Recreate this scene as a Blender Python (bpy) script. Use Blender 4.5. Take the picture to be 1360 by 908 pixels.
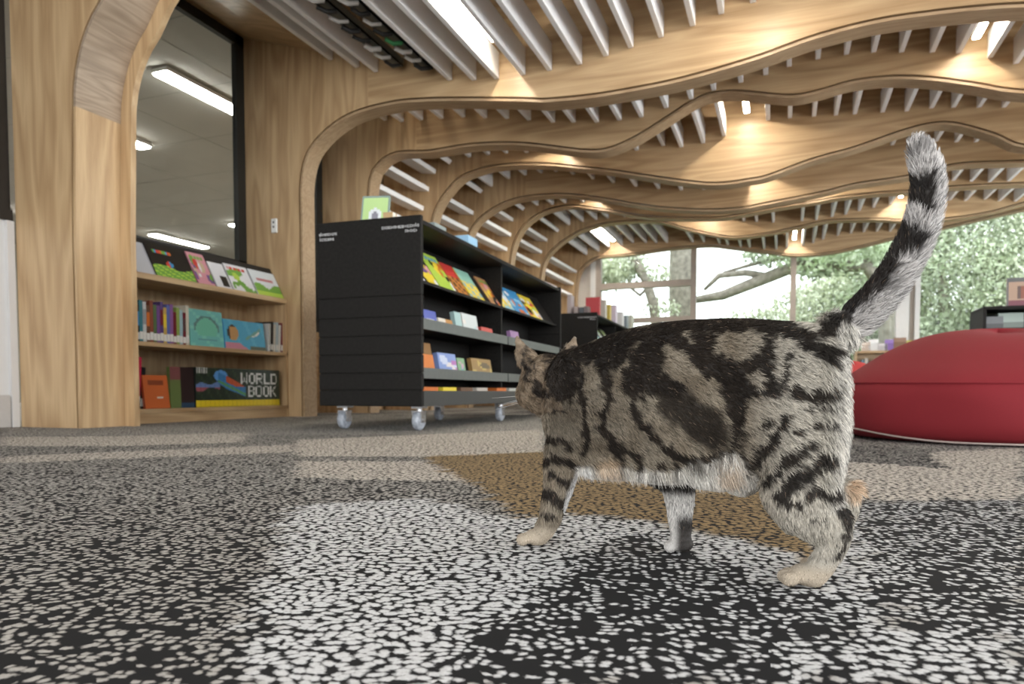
import bpy, bmesh, math, random
import numpy as np
from mathutils import Vector, Matrix, Euler
random.seed(7)
rng = np.random.default_rng(7)
for _o in list(bpy.data.objects):
    bpy.data.objects.remove(_o)
scene = bpy.context.scene
COL = scene.collection

# ------------------------------------------------------------------ camera
F = 950.0                      # focal length in pixels of the 1360 wide frame
HORIZON = 520.0
PITCH = math.radians(2.5)
YAW = math.radians(20.75)
CY = HORIZON + F*math.tan(PITCH)
EYE = Vector((0, 0, 0.22))
cam_d = bpy.data.cameras.new('camera')
cam_d.sensor_width = 36.0
cam_d.lens = F/1360*36.0
cam_d.shift_y = (CY-454.0)/1360.0
cam_d.clip_start = 0.02
cam_d.clip_end = 200
cam_d.dof.use_dof = True
cam_d.dof.focus_distance = 1.0
cam_d.dof.aperture_fstop = 8.0
cam = bpy.data.objects.new('camera', cam_d)
COL.objects.link(cam)
cam.location = EYE
cam.rotation_euler = (math.radians(90)-PITCH, 0, YAW)
scene.camera = cam
RC = Euler((math.radians(90)-PITCH, 0, YAW)).to_matrix()

# ------------------------------------------------------------------ exposure, world, added fill lights
scene.view_settings.view_transform = 'Standard'
scene.view_settings.look = 'None'
scene.view_settings.exposure = 0.0
scene.view_settings.gamma = 1.0
scene.view_settings.use_curve_mapping = False
scene.cycles.use_denoising = True
scene.cycles.max_bounces = 7
scene.cycles.diffuse_bounces = 4
scene.cycles.transparent_max_bounces = 12
scene.cycles.sample_clamp_indirect = 6
scene.cycles.caustics_reflective = False
scene.cycles.caustics_refractive = False
w = bpy.data.worlds.new('world'); scene.world = w; w.use_nodes = True
bg = w.node_tree.nodes['Background']
bg.inputs[0].default_value = (0.93, 0.97, 1.0, 1)
bg.inputs[1].default_value = 3.2
LAMP_EMIT = 100.0
def area(name, loc, rot, sx, sy, power, col):
    l = bpy.data.lights.new(name, 'AREA'); l.shape = 'RECTANGLE'; l.size = sx; l.size_y = sy
    l.energy = power; l.color = col
    o = bpy.data.objects.new(name, l); COL.objects.link(o); o.location = loc; o.rotation_euler = rot
    return o
# fill lights added out of view at right and rear, standing in for daylight
area('fill_right', (5.9, 5.0, 1.5), (0, math.radians(108), 0), 2.8, 12.0, 480, (0.95, 0.98, 1.0))
area('fill_rear', (0.5, -3.9, 1.6), (math.radians(108), 0, 0), 8.0, 2.8, 270, (1.0, 0.98, 0.95))

# ------------------------------------------------------------------ picture <-> place helpers
def ray(px, py):
    return RC @ Vector(((px-680.0)/F, (CY-py)/F, -1.0))
def on_plane(px, py, n, d):
    r = ray(px, py); n = Vector(n)
    return EYE + r*((d-n.dot(EYE))/n.dot(r))
def onY(px, py, Y): return on_plane(px, py, (0, 1, 0), Y)
def onX(px, py, X): return on_plane(px, py, (1, 0, 0), X)
def onZ(px, py, Z=0.0): return on_plane(px, py, (0, 0, 1), Z)

# ------------------------------------------------------------------ object helpers
class MB:
    def __init__(s): s.v = []; s.f = []; s.m = []; s.c = []
    def add(s, vs, fs, mat=0, col=None):
        b = len(s.v); s.v += [tuple(p) for p in vs]
        for f in fs:
            s.f.append(tuple(b+i for i in f)); s.m.append(mat); s.c.append(col)
        return s
    def box(s, lo, hi, M=None, mat=0, col=None, bev=0.0):
        x0, y0, z0 = lo; x1, y1, z1 = hi
        if bev > 0:
            bm = bmesh.new(); bmesh.ops.create_cube(bm, size=1.0)
            for v in bm.verts:
                v.co = Vector(((x0+x1)/2+v.co.x*(x1-x0), (y0+y1)/2+v.co.y*(y1-y0), (z0+z1)/2+v.co.z*(z1-z0)))
            bmesh.ops.bevel(bm, geom=bm.edges[:], offset=min(bev, .45*min(x1-x0, y1-y0, z1-z0)), segments=2, affect='EDGES', profile=.5)
            bm.verts.index_update()
            vs = [v.co.copy() for v in bm.verts]; fs = [[v.index for v in f.verts] for f in bm.faces]; bm.free()
        else:
            vs = [Vector(p) for p in ((x0,y0,z0),(x1,y0,z0),(x1,y1,z0),(x0,y1,z0),(x0,y0,z1),(x1,y0,z1),(x1,y1,z1),(x0,y1,z1))]
            fs = [(0,3,2,1),(4,5,6,7),(0,1,5,4),(1,2,6,5),(2,3,7,6),(3,0,4,7)]
        if M is not None: vs = [M @ p for p in vs]
        return s.add(vs, fs, mat, col)
    def tube(s, pts, r, n=10, caps=True, mat=0, col=None):
        pts = [Vector(p) for p in pts]
        rs = r if isinstance(r, (list, tuple)) else [r]*len(pts)
        rings = []; up = None
        for i, p in enumerate(pts):
            t = (pts[min(i+1, len(pts)-1)]-pts[max(i-1, 0)]).normalized()
            if up is None:
                a = Vector((0,0,1)) if abs(t.z) < .9 else Vector((1,0,0))
                up = t.cross(a).normalized()
            else:
                up = (up-t*up.dot(t)).normalized()
            b = t.cross(up)
            rings.append([p+(up*math.cos(2*math.pi*k/n)+b*math.sin(2*math.pi*k/n))*rs[i] for k in range(n)])
        vs = [q for R in rings for q in R]; fs = []
        for i in range(len(pts)-1):
            for k in range(n):
                fs.append((i*n+k, i*n+(k+1)%n, (i+1)*n+(k+1)%n, (i+1)*n+k))
        if caps:
            fs.append(tuple(range(n-1, -1, -1))); fs.append(tuple((len(pts)-1)*n+k for k in range(n)))
        return s.add(vs, fs, mat, col)
    def lathe(s, prof, n=24, M=None, mat=0, col=None):
        vs = []; fs = []
        for (r, z) in prof:
            for k in range(n):
                a = 2*math.pi*k/n; vs.append(Vector((r*math.cos(a), r*math.sin(a), z)))
        for i in range(len(prof)-1):
            for k in range(n):
                fs.append((i*n+k, i*n+(k+1)%n, (i+1)*n+(k+1)%n, (i+1)*n+k))
        fs.append(tuple(range(n-1, -1, -1))); fs.append(tuple((len(prof)-1)*n+k for k in range(n)))
        if M is not None: vs = [M @ p for p in vs]
        return s.add(vs, fs, mat, col)
    def poly_extrude(s, P, y0, y1, mat=0):
        """closed outline P of (x,z), extruded from y0 to y1"""
        n = len(P)
        vs = [Vector((x, y0, z)) for x, z in P]+[Vector((x, y1, z)) for x, z in P]
        fs = [tuple(range(n)), tuple(range(2*n-1, n-1, -1))]
        for i in range(n):
            j = (i+1) % n; fs.append((i, i+n, j+n, j))
        return s.add(vs, fs, mat)
    def build(s, name, mats, parent=None, smooth=False, origin=None):
        me = bpy.data.meshes.new(name)
        o3 = Vector(origin) if origin is not None else Vector((0,0,0))
        me.from_pydata([tuple(Vector(p)-o3) for p in s.v], [], s.f)
        if not isinstance(mats, (list, tuple)): mats = [mats]
        for m in mats: me.materials.append(m)
        me.polygons.foreach_set('material_index', s.m)
        if any(c is not None for c in s.c):
            ca = me.color_attributes.new('Col', 'FLOAT_COLOR', 'CORNER')
            buf = []
            for f, c in zip(s.f, s.c):
                cc = c if c is not None else (.8,.8,.8)
                buf += [cc[0], cc[1], cc[2], 1.0]*len(f)
            ca.data.foreach_set('color', buf)
        if smooth: me.polygons.foreach_set('use_smooth', [True]*len(me.polygons))
        me.update()
        bm = bmesh.new(); bm.from_mesh(me); bmesh.ops.recalc_face_normals(bm, faces=bm.faces[:]); bm.to_mesh(me); bm.free()
        o = bpy.data.objects.new(name, me); COL.objects.link(o)
        if parent is not None: o.parent = parent
        o.location = o3
        return o
def tag(o, label=None, cat=None, group=None, kind=None):
    if label: o['label'] = label
    if cat: o['category'] = cat
    if group: o['group'] = group
    if kind: o['kind'] = kind
    return o
def struct(o): o['kind'] = 'structure'; return o
def empty(name, loc, rz=0.0):
    o = bpy.data.objects.new(name, None); COL.objects.link(o); o.location = loc; o.rotation_euler = (0,0,rz); o.empty_display_size = .1
    return o
def copy_tree(o, parent=None):
    c = o.copy(); COL.objects.link(c)
    if parent is not None: c.parent = parent
    for ch in list(o.children): copy_tree(ch, c)
    return c
def catmull(P, step):
    P = [np.array(p, float) for p in P]; out = []
    for i in range(len(P)-1):
        p0 = P[max(i-1,0)]; p1 = P[i]; p2 = P[i+1]; p3 = P[min(i+2,len(P)-1)]
        n = max(1, int(np.linalg.norm(p2-p1)/step))
        d1 = (p2-p0)*.5; d2 = (p3-p1)*.5
        L = np.linalg.norm(p2-p1)
        for d in (d1, d2):
            m = np.linalg.norm(d)
            if m > 1.3*L: d *= 1.3*L/m
        for k in range(n):
            t = k/n
            out.append((2*t**3-3*t**2+1)*p1+(t**3-2*t**2+t)*d1+(-2*t**3+3*t**2)*p2+(t**3-t**2)*d2)
    out.append(P[-1]); return out
ORD = ['first','second','third','fourth','fifth','sixth','seventh','eighth','ninth','tenth','eleventh','twelfth','thirteenth','fourteenth','fifteenth','sixteenth','seventeenth','eighteenth','nineteenth','twentieth']
def ordn(i):
    if i < 20: return ORD[i]
    tens = {2:'twenty',3:'thirty',4:'forty',5:'fifty'}[(i+1)//10]
    if (i+1) % 10 == 0: return {'twenty':'twentieth','thirty':'thirtieth','forty':'fortieth','fifty':'fiftieth'}[tens]
    return tens+'-'+ORD[(i+1)%10-1]

# ------------------------------------------------------------------ materials
def new_mat(name):
    m = bpy.data.materials.new(name); m.use_nodes = True
    nt = m.node_tree; p = nt.nodes['Principled BSDF']
    return m, nt, p
def plain(name, col, rough=.5, metal=0.0, var=.06, scale=30, spec=.5, bump=0.0):
    m, nt, p = new_mat(name)
    N = nt.nodes.new('ShaderNodeTexNoise'); N.inputs['Scale'].default_value = scale; N.inputs['Detail'].default_value = 4
    tc = nt.nodes.new('ShaderNodeTexCoord'); nt.links.new(tc.outputs['Object'], N.inputs['Vector'])
    r = nt.nodes.new('ShaderNodeValToRGB')
    r.color_ramp.elements[0].position = .3; r.color_ramp.elements[1].position = .7
    r.color_ramp.elements[0].color = [c*(1-var) for c in col]+[1]; r.color_ramp.elements[1].color = [min(1,c*(1+var)) for c in col]+[1]
    nt.links.new(N.outputs['Fac'], r.inputs['Fac']); nt.links.new(r.outputs['Color'], p.inputs['Base Color'])
    p.inputs['Roughness'].default_value = rough; p.inputs['Metallic'].default_value = metal
    p.inputs['Specular IOR Level'].default_value = spec
    if bump:
        b = nt.nodes.new('ShaderNodeBump'); b.inputs['Strength'].default_value = bump; b.inputs['Distance'].default_value = .004
        nt.links.new(N.outputs['Fac'], b.inputs['Height']); nt.links.new(b.outputs['Normal'], p.inputs['Normal'])
    return m
def wood(name, axis, light=(.57,.40,.225), dark=(.33,.20,.095), rough=.42, ring=1.0):
    """plywood with grain running along AXIS (0 x, 1 y, 2 z)"""
    m, nt, p = new_mat(name); L = nt.links
    tc = nt.nodes.new('ShaderNodeTexCoord'); mp = nt.nodes.new('ShaderNodeMapping')
    sc = [7.0, 7.0, 7.0]; sc[axis] = .75
    mp.inputs['Scale'].default_value = sc
    L.new(tc.outputs['Object'], mp.inputs['Vector'])
    n1 = nt.nodes.new('ShaderNodeTexNoise'); n1.inputs['Scale'].default_value = .55*ring; n1.inputs['Detail'].default_value = 2.5; n1.inputs['Roughness'].default_value = .45
    L.new(mp.outputs[0], n1.inputs['Vector'])
    mul = nt.nodes.new('ShaderNodeMath'); mul.operation = 'MULTIPLY'; mul.inputs[1].default_value = 9.0
    fr = nt.nodes.new('ShaderNodeMath'); fr.operation = 'PINGPONG'; fr.inputs[1].default_value = .5
    L.new(n1.outputs['Fac'], mul.inputs[0]); L.new(mul.outputs[0], fr.inputs[0])
    mp2 = nt.nodes.new('ShaderNodeMapping'); sc2 = [160.0]*3; sc2[axis] = 3.0; mp2.inputs['Scale'].default_value = sc2
    L.new(tc.outputs['Object'], mp2.inputs['Vector'])
    n2 = nt.nodes.new('ShaderNodeTexNoise'); n2.inputs['Scale'].default_value = 1.0; n2.inputs['Detail'].default_value = 3
    L.new(mp2.outputs[0], n2.inputs['Vector'])
    n3 = nt.nodes.new('ShaderNodeTexNoise'); n3.inputs['Scale'].default_value = 1.3; n3.inputs['Detail'].default_value = 1
    L.new(tc.outputs['Object'], n3.inputs['Vector'])
    a = nt.nodes.new('ShaderNodeMath'); a.operation = 'MULTIPLY_ADD'; a.inputs[1].default_value = .75; a.inputs[2].default_value = -.12
    L.new(fr.outputs[0], a.inputs[0])
    b = nt.nodes.new('ShaderNodeMath'); b.operation = 'MULTIPLY_ADD'; b.inputs[1].default_value = .55
    L.new(n2.outputs['Fac'], b.inputs[0]); L.new(a.outputs[0], b.inputs[2])
    c = nt.nodes.new('ShaderNodeMath'); c.operation = 'MULTIPLY_ADD'; c.inputs[1].default_value = .55
    L.new(n3.outputs['Fac'], c.inputs[0]); L.new(b.outputs[0], c.inputs[2])
    r = nt.nodes.new('ShaderNodeValToRGB')
    r.color_ramp.elements[0].position = .38; r.color_ramp.elements[0].color = (*light, 1)
    r.color_ramp.elements[1].position = 1.0; r.color_ramp.elements[1].color = (*dark, 1)
    L.new(c.outputs[0], r.inputs['Fac']); L.new(r.outputs['Color'], p.inputs['Base Color'])
    p.inputs['Roughness'].default_value = rough
    bu = nt.nodes.new('ShaderNodeBump'); bu.inputs['Strength'].default_value = .08; bu.inputs['Distance'].default_value = .002
    L.new(n2.outputs['Fac'], bu.inputs['Height']); L.new(bu.outputs['Normal'], p.inputs['Normal'])
    return m
def emit(name, col, s):
    m, nt, p = new_mat(name)
    p.inputs['Base Color'].default_value = (.9,.9,.9,1)
    p.inputs['Emission Color'].default_value = (*col,1); p.inputs['Emission Strength'].default_value = s
    return m
def glass_mat(name, tint=(1,1,1), refl=.06):
    m = bpy.data.materials.new(name); m.use_nodes = True; nt = m.node_tree; nt.nodes.clear()
    out = nt.nodes.new('ShaderNodeOutputMaterial'); mix = nt.nodes.new('ShaderNodeMixShader')
    t = nt.nodes.new('ShaderNodeBsdfTransparent'); t.inputs[0].default_value = (*tint,1)
    g = nt.nodes.new('ShaderNodeBsdfGlossy'); g.inputs['Roughness'].default_value = .02
    fr = nt.nodes.new('ShaderNodeFresnel'); fr.inputs[0].default_value = 1.2
    nt.links.new(fr.outputs[0], mix.inputs[0])
    nt.links.new(t.outputs[0], mix.inputs[1]); nt.links.new(g.outputs[0], mix.inputs[2]); nt.links.new(mix.outputs[0], out.inputs[0])
    return m
def printed(name, rough=.35):
    m, nt, p = new_mat(name)
    a = nt.nodes.new('ShaderNodeAttribute'); a.attribute_name = 'Col'
    nt.links.new(a.outputs['Color'], p.inputs['Base Color']); p.inputs['Roughness'].default_value = rough
    return m
M_PLYH = wood('plywood_along', 0); M_PLYV = wood('plywood_upright', 2); M_PLYY = wood('plywood_shelf', 1)
M_LAM = wood('laminated_edge', 0, (.44,.31,.185), (.30,.19,.10), .5, 1.8)
M_LAMG = wood('laminated_arch_edge', 1, (.40,.31,.225), (.22,.16,.11), .5, 2.4)
M_SLAT = plain('white_slat_paint', (.90,.89,.885), .45, var=.01)
M_BLACK = plain('black_laminate', (.0125,.0115,.0105), .6, var=.25, scale=60, spec=.15)
M_BLACKF = plain('black_frame_metal', (.012,.013,.012), .35)
M_GREY = plain('grey_shelf_lip', (.095,.105,.10), .4, var=.08)
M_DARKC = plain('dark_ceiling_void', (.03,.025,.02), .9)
M_PLASTER = plain('pale_plaster', (.62,.57,.51), .8, var=.03, scale=8)
M_WHITE = plain('white_paint', (.78,.77,.75), .5, var=.02)
M_PLASTIC = plain('white_plastic', (.8,.8,.78), .35, var=.01)
M_PAGE = plain('paper_pages', (.74,.71,.63), .8, var=.06, scale=120)
M_BOOK = printed('printed_cover')
M_LAMP = emit('lamp_diffuser', (1.0,.93,.80), LAMP_EMIT)
M_LAMPB = emit('fill_lamp_diffuser', (1.0,.97,.92), 12.0)
M_GLASS = glass_mat('window_glass', (.97,.99,.98))
M_CHROME = plain('brushed_metal', (.55,.56,.58), .25, metal=1.0, var=.05)
M_CLEAR = plain('grey_translucent_wheel', (.34,.37,.42), .2, var=.25, scale=60)
M_BARK = plain('tree_bark', (.30,.27,.23), .9, var=.35, scale=9, bump=.6)
M_MULL = plain('flare_toned_window_frame', (.40,.34,.29), .45)  # frame colour lightened to stand in for lens flare
# ================================================================== THE ROOM
XW, XR, YB, YE = -4.6, 6.2, -4.2, 14.35         # left wall, right side, rear, end
# ------------------------------------------------------------------ carpet
def carpet_material():
    m, nt, p = new_mat('tufted_carpet'); L = nt.links
    tc = nt.nodes.new('ShaderNodeTexCoord')
    at = nt.nodes.new('ShaderNodeAttribute'); at.attribute_name = 'tile'
    # gentle wobble of the tuft rows
    wn = nt.nodes.new('ShaderNodeTexNoise'); wn.inputs['Scale'].default_value = 14; wn.inputs['Detail'].default_value = 2
    L.new(tc.outputs['Object'], wn.inputs['Vector'])
    ad = nt.nodes.new('ShaderNodeMixRGB'); ad.blend_type = 'ADD'; ad.inputs[0].default_value = .035
    L.new(tc.outputs['Object'], ad.inputs[1]); L.new(wn.outputs['Color'], ad.inputs[2])
    mp = nt.nodes.new('ShaderNodeMapping'); mp.inputs['Rotation'].default_value = (0, 0, -math.radians(14))
    mp.inputs['Scale'].default_value = (84, 96, 1)
    L.new(ad.outputs[0], mp.inputs['Vector'])
    vo = nt.nodes.new('ShaderNodeTexVoronoi'); vo.voronoi_dimensions = '2D'; vo.inputs['Scale'].default_value = 1.0; vo.inputs['Randomness'].default_value = .85
    L.new(mp.outputs[0], vo.inputs['Vector'])
    fn = nt.nodes.new('ShaderNodeTexNoise'); fn.inputs['Scale'].default_value = 260; fn.inputs['Detail'].default_value = 2
    L.new(tc.outputs['Object'], fn.inputs['Vector'])
    cn = nt.nodes.new('ShaderNodeTexNoise'); cn.inputs['Scale'].default_value = 17; cn.inputs['Detail'].default_value = 2
    L.new(tc.outputs['Object'], cn.inputs['Vector'])
    c1 = nt.nodes.new('ShaderNodeMath'); c1.operation = 'MULTIPLY_ADD'; c1.inputs[1].default_value = .34; c1.inputs[2].default_value = -.16
    L.new(cn.outputs['Fac'], c1.inputs[0])
    cv = nt.nodes.new('ShaderNodeMath'); cv.operation = 'ADD'; L.new(c1.outputs[0], cv.inputs[0]); L.new(at.outputs['Alpha'], cv.inputs[1])
    # some tufts are missing: random per cell against coverage
    sp = nt.nodes.new('ShaderNodeSeparateColor'); L.new(vo.outputs['Color'], sp.inputs[0])
    gate = nt.nodes.new('ShaderNodeMath'); gate.operation = 'LESS_THAN'
    g2 = nt.nodes.new('ShaderNodeMath'); g2.operation = 'MULTIPLY_ADD'; g2.inputs[1].default_value = 1.15; g2.inputs[2].default_value = .22
    L.new(cv.outputs[0], g2.inputs[0]); L.new(sp.outputs[0], gate.inputs[0]); L.new(g2.outputs[0], gate.inputs[1])
    rad = nt.nodes.new('ShaderNodeMath'); rad.operation = 'MULTIPLY_ADD'; rad.inputs[1].default_value = .30; rad.inputs[2].default_value = .24
    L.new(cv.outputs[0], rad.inputs[0])
    dn = nt.nodes.new('ShaderNodeMath'); dn.operation = 'MULTIPLY_ADD'; dn.inputs[1].default_value = .62
    L.new(fn.outputs['Fac'], dn.inputs[0]); L.new(vo.outputs['Distance'], dn.inputs[2])
    d2 = nt.nodes.new('ShaderNodeMath'); d2.operation = 'SUBTRACT'; d2.inputs[1].default_value = .31; L.new(dn.outputs[0], d2.inputs[0])
    df = nt.nodes.new('ShaderNodeMath'); df.operation = 'SUBTRACT'; L.new(rad.outputs[0], df.inputs[0]); L.new(d2.outputs[0], df.inputs[1])
    mr = nt.nodes.new('ShaderNodeMapRange'); mr.inputs['From Min'].default_value = -.11; mr.inputs['From Max'].default_value = .12
    L.new(df.outputs[0], mr.inputs['Value'])
    fl = nt.nodes.new('ShaderNodeMath'); fl.operation = 'MULTIPLY'; L.new(mr.outputs[0], fl.inputs[0]); L.new(gate.outputs[0], fl.inputs[1])
    # light tufts vary a little, dark ground is charcoal
    vr = nt.nodes.new('ShaderNodeMapRange'); vr.inputs['To Min'].default_value = .62; vr.inputs['To Max'].default_value = 1.12; L.new(fn.outputs['Fac'], vr.inputs['Value'])
    vm = nt.nodes.new('ShaderNodeMixRGB'); vm.blend_type = 'MULTIPLY'; vm.inputs[0].default_value = 1; L.new(at.outputs['Color'], vm.inputs[1]); L.new(vr.outputs[0], vm.inputs[2])
    mix = nt.nodes.new('ShaderNodeMixRGB'); mix.inputs[1].default_value = (.021,.0205,.021,1)
    L.new(fl.outputs[0], mix.inputs[0]); L.new(vm.outputs[0], mix.inputs[2]); L.new(mix.outputs[0], p.inputs['Base Color'])
    p.inputs['Roughness'].default_value = .95; p.inputs['Specular IOR Level'].default_value = .1
    bu = nt.nodes.new('ShaderNodeBump'); bu.inputs['Strength'].default_value = .3; bu.inputs['Distance'].default_value = .004
    L.new(fl.outputs[0], bu.inputs['Height']); L.new(bu.outputs['Normal'], p.inputs['Normal'])
    return m
# carpet planks, each laid out on the floor with its own tuft colour and density
WHITE_T, GREY_T, BEIGE_T, GOLD_T = (.74,.74,.74), (.50,.475,.44), (.66,.60,.53), (.36,.255,.135)
tiles_px = [
    ([(0,562),(420,552),(1360,552),(1360,575),(0,578)], GREY_T, .64),
    ([(0,580),(150,579),(330,574),(322,587),(160,592),(0,592)], BEIGE_T, .80),
    ([(200,598),(390,590),(392,600),(230,606),(0,615),(0,606)], BEIGE_T, .72),
    ([(395,584),(720,570),(722,612),(560,606),(396,606)], BEIGE_T, .80),
    ([(396,612),(560,612),(636,640),(392,634)], BEIGE_T, .80),
    ([(1100,618),(1240,600),(1360,594),(1360,662),(1110,664)], BEIGE_T, .78),
    ([(1110,588),(1235,598),(1255,622),(1110,612)], GREY_T, .35),
    ([(384,672),(560,660),(690,690),(700,700),(832,702),(720,772),(622,870),(596,908),(330,908),(350,780)], WHITE_T, .74),
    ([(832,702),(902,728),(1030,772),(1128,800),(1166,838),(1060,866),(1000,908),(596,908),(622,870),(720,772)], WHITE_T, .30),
    ([(690,690),(760,682),(870,694),(1000,722),(1090,752),(1128,800),(1030,778),(902,732),(832,704),(700,706)], WHITE_T, .72),
    ([(1096,690),(1128,690),(1180,840),(1128,836),(1090,752)], WHITE_T, .70),
    ([(1000,908),(1060,862),(1190,836),(1360,842),(1360,908)], WHITE_T, .62),
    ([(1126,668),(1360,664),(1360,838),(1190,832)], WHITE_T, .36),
    ([(560,606),(720,600),(880,612),(1090,640),(1098,700),(1090,752),(1000,720),(870,692),(760,680),(690,690),(640,650)], GOLD_T, .70),
]
def in_poly(P, X, Y):
    ins = np.zeros(X.shape, bool); n = len(P)
    for i in range(n):
        x0, y0 = P[i]; x1, y1 = P[(i+1) % n]
        c = ((y0 > Y) != (y1 > Y))
        with np.errstate(divide='ignore', invalid='ignore'):
            xx = (x1-x0)*(Y-y0)/(y1-y0+1e-12)+x0
        ins ^= c & (X < xx)
    return ins
def make_floor():
    xs = np.concatenate([np.arange(XW, -3.2, .1), np.arange(-3.2, 2.6, .022), np.arange(2.6, XR+.01, .1)])
    ys = np.concatenate([np.arange(YB, .2, .2), np.arange(.2, 4.6, .022), np.arange(4.6, YE+.01, .12)])
    X, Y = np.meshgrid(xs, ys)
    nz = np.zeros_like(X)
    jx = X+rng.normal(0, .012, X.shape); jy = Y+rng.normal(0, .012, X.shape)
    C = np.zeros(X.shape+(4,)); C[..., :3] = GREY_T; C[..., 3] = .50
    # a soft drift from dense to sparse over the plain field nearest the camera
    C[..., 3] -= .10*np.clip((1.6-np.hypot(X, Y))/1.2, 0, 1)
    # repeat of lighter and darker planks over the rest of the room
    pl = ((np.floor(X/.5+np.floor(Y/1.0)*.37)*7+np.floor(Y/1.0)*3) % 5)
    far = np.hypot(X, Y) > 4.2
    C[..., 3] = np.where(far, .42+.09*pl, C[..., 3])
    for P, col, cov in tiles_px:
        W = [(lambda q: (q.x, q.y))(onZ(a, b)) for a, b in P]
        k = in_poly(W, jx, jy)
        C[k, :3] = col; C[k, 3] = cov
    nx, ny = len(xs), len(ys)
    idx = np.arange(nx*ny).reshape(ny, nx)
    faces = np.stack([idx[:-1,:-1], idx[:-1,1:], idx[1:,1:], idx[1:,:-1]], -1).reshape(-1, 4)
    me = bpy.data.meshes.new('floor')
    me.from_pydata(np.stack([X, Y, nz], -1).reshape(-1, 3).tolist(), [], faces.tolist())
    ca = me.color_attributes.new('tile', 'FLOAT_COLOR', 'POINT')
    ca.data.foreach_set('color', C.reshape(-1).astype(np.float32))
    me.materials.append(carpet_material())
    o = bpy.data.objects.new('floor', me); COL.objects.link(o); struct(o)
make_floor()

# ------------------------------------------------------------------ wavy plywood ribs
RIB_Y = [3.10, 5.25, 6.40, 7.65, 8.90, 10.40, 12.0, 14.0]
RIB_PX = [
 None,
 [(402,300),(402,239),(412,201),(439,171),(471,152),(520,139),(561,135),(620,134),(700,135),(719,136),(770,132),(825,124),(905,108),(1000,81),(1079,53),(1159,32),(1238,20),(1318,12),(1360,10)],
 [(490,300),(493,239),(504,218),(526,205),(569,203),(629,194),(693,193),(772,202),(804,201),(838,188),(878,164),(918,138),(944,127),(971,124),(1000,126),(1053,130),(1093,122),(1132,111),(1185,105),(1238,107),(1291,114),(1360,124)],
 [(572,330),(574.5,299),(584,270),(608,240),(633,228),(665,221),(718,219.5),(771,224),(815,229),(862,236),(905,242),(951,246),(1000,240),(1019,236),(1079,214),(1133,199),(1194,178),(1230,168),(1265,166),(1318,180),(1360,196)],
 [(622,345),(623,316),(635,294),(662,274.5),(693,264),(745,259.5),(796,264.6),(845,273),(886,278),(940,280.5),(985,278),(1012,273),(1059,264),(1098,256),(1133,247),(1186,239),(1210,235),(1249,225),(1280,219),(1360,216)],
 [(678,370),(679,347),(684,323),(696,301),(718,284),(739,277),(760,274.5),(811,281),(852,288),(900,290.5),(956,290),(984,286),(1031,277),(1087,268),(1115,263),(1168,257.5),(1210,255),(1259,250),(1310,247),(1360,245)],
 [(718,395),(719,369),(725,345),(739,328),(760,313),(777,305),(815,296),(871,294.6),(908,304),(937,310.5),(975,316),(1022,310.5),(1068,301),(1100,294),(1140,292.5),(1168,292),(1207,294),(1255,292),(1310,284),(1360,271)],
 [(765,420),(765,392),(768,368),(777,353),(792,343),(834,339),(890,331),(940,327),(972,330),(1012,335),(1059,339.5),(1100,337),(1140,329),(1185,318),(1249,304),(1360,279)],
]
RIB_DEPTH = [.30, .17, .17, .17, .17, .17, .17, .17]
TOPZ = 4.3
def rib_curve(i):
    Y = RIB_Y[i]
    if i == 0:
        px = [(101,300),(101,158),(101.5,115),(104,92),(112,56),(125,23),(137,2)]
        P = [(q.x, q.z) for q in (onY(a, b, Y) for a, b in px)]
        P = [(P[0][0], 0.0), (P[0][0], .9)]+P
        x, z = P[-1]
        P += [(x+.16, z+.20), (x+.45, z+.37), (x+.95, z+.46), (x+1.7, z+.45), (x+2.6, z+.52), (x+4.0, z+.62), (XR, z+.5)]
    else:
        P = [(q.x, q.z) for q in (onY(a, b, Y) for a, b in RIB_PX[i])]
        x0, z0 = P[0]
        P = [(x0, 0.0), (x0, z0*.5)]+P
        x, z = P[-1]; dz = (P[-1][1]-P[-2][1])/(P[-1][0]-P[-2][0])
        dz = max(-.15, min(.2, dz))
        k = 0
        while x < XR-.1:
            st = min(.9, XR-x); x += st; z += dz*st; dz = dz*.55+.10*math.sin(1.7*k+i); k += 1
            P.append((x, min(z, 3.6)))
    C = catmull(P, .06)
    out = [C[0]]
    for q in C[1:]:
        if np.linalg.norm(q-out[-1]) > .02: out.append(q)
    return np.array(out)
CURVES = [rib_curve(i) for i in range(8)]
def offset(C, d):
    T = np.gradient(C, axis=0); T /= np.linalg.norm(T, axis=1, keepdims=True)+1e-9
    N = np.stack([-T[:,1], T[:,0]], 1)
    return C+N*d
def band(mb, C, d0, d1, y0, y1, mat=0):
    A = offset(C, d0); B = offset(C, d1); n = len(C)
    vs = []
    for k in range(n):
        vs += [(A[k][0], y0, A[k][1]), (A[k][0], y1, A[k][1]), (B[k][0], y1, B[k][1]), (B[k][0], y0, B[k][1])]
    fs = []
    for k in range(n-1):
        a = 4*k; b = a+4
        for j in range(4): fs.append((a+j, a+(j+1) % 4, b+(j+1) % 4, b+j))
    fs.append((0,1,2,3)); fs.append((4*n-4, 4*n-3, 4*n-2, 4*n-1))
    mb.add(vs, fs, mat)
rib_label = ['large plywood arch with a pale laminated edge, beside the bookshelf alcove',
 'plywood rib with the wall control on its column, right of the tall window',
 'wavy plywood rib, second one to cross the ceiling above the cat',
 'wavy plywood rib, third across the ceiling, its curve just above the raised tail tip',
 'wavy plywood rib, fourth across the ceiling, just behind the tail tip',
 'wavy plywood rib, fifth across the ceiling, between fourth and sixth ribs',
 'wavy plywood rib, sixth across the ceiling, next to last before the garden windows',
 'wavy plywood rib farthest back, along the top of the garden windows']
XSPLIT = [-3.4, -3.25, -3.45, -3.3, -3.2, -3.2, -3.2, -3.3]
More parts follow.
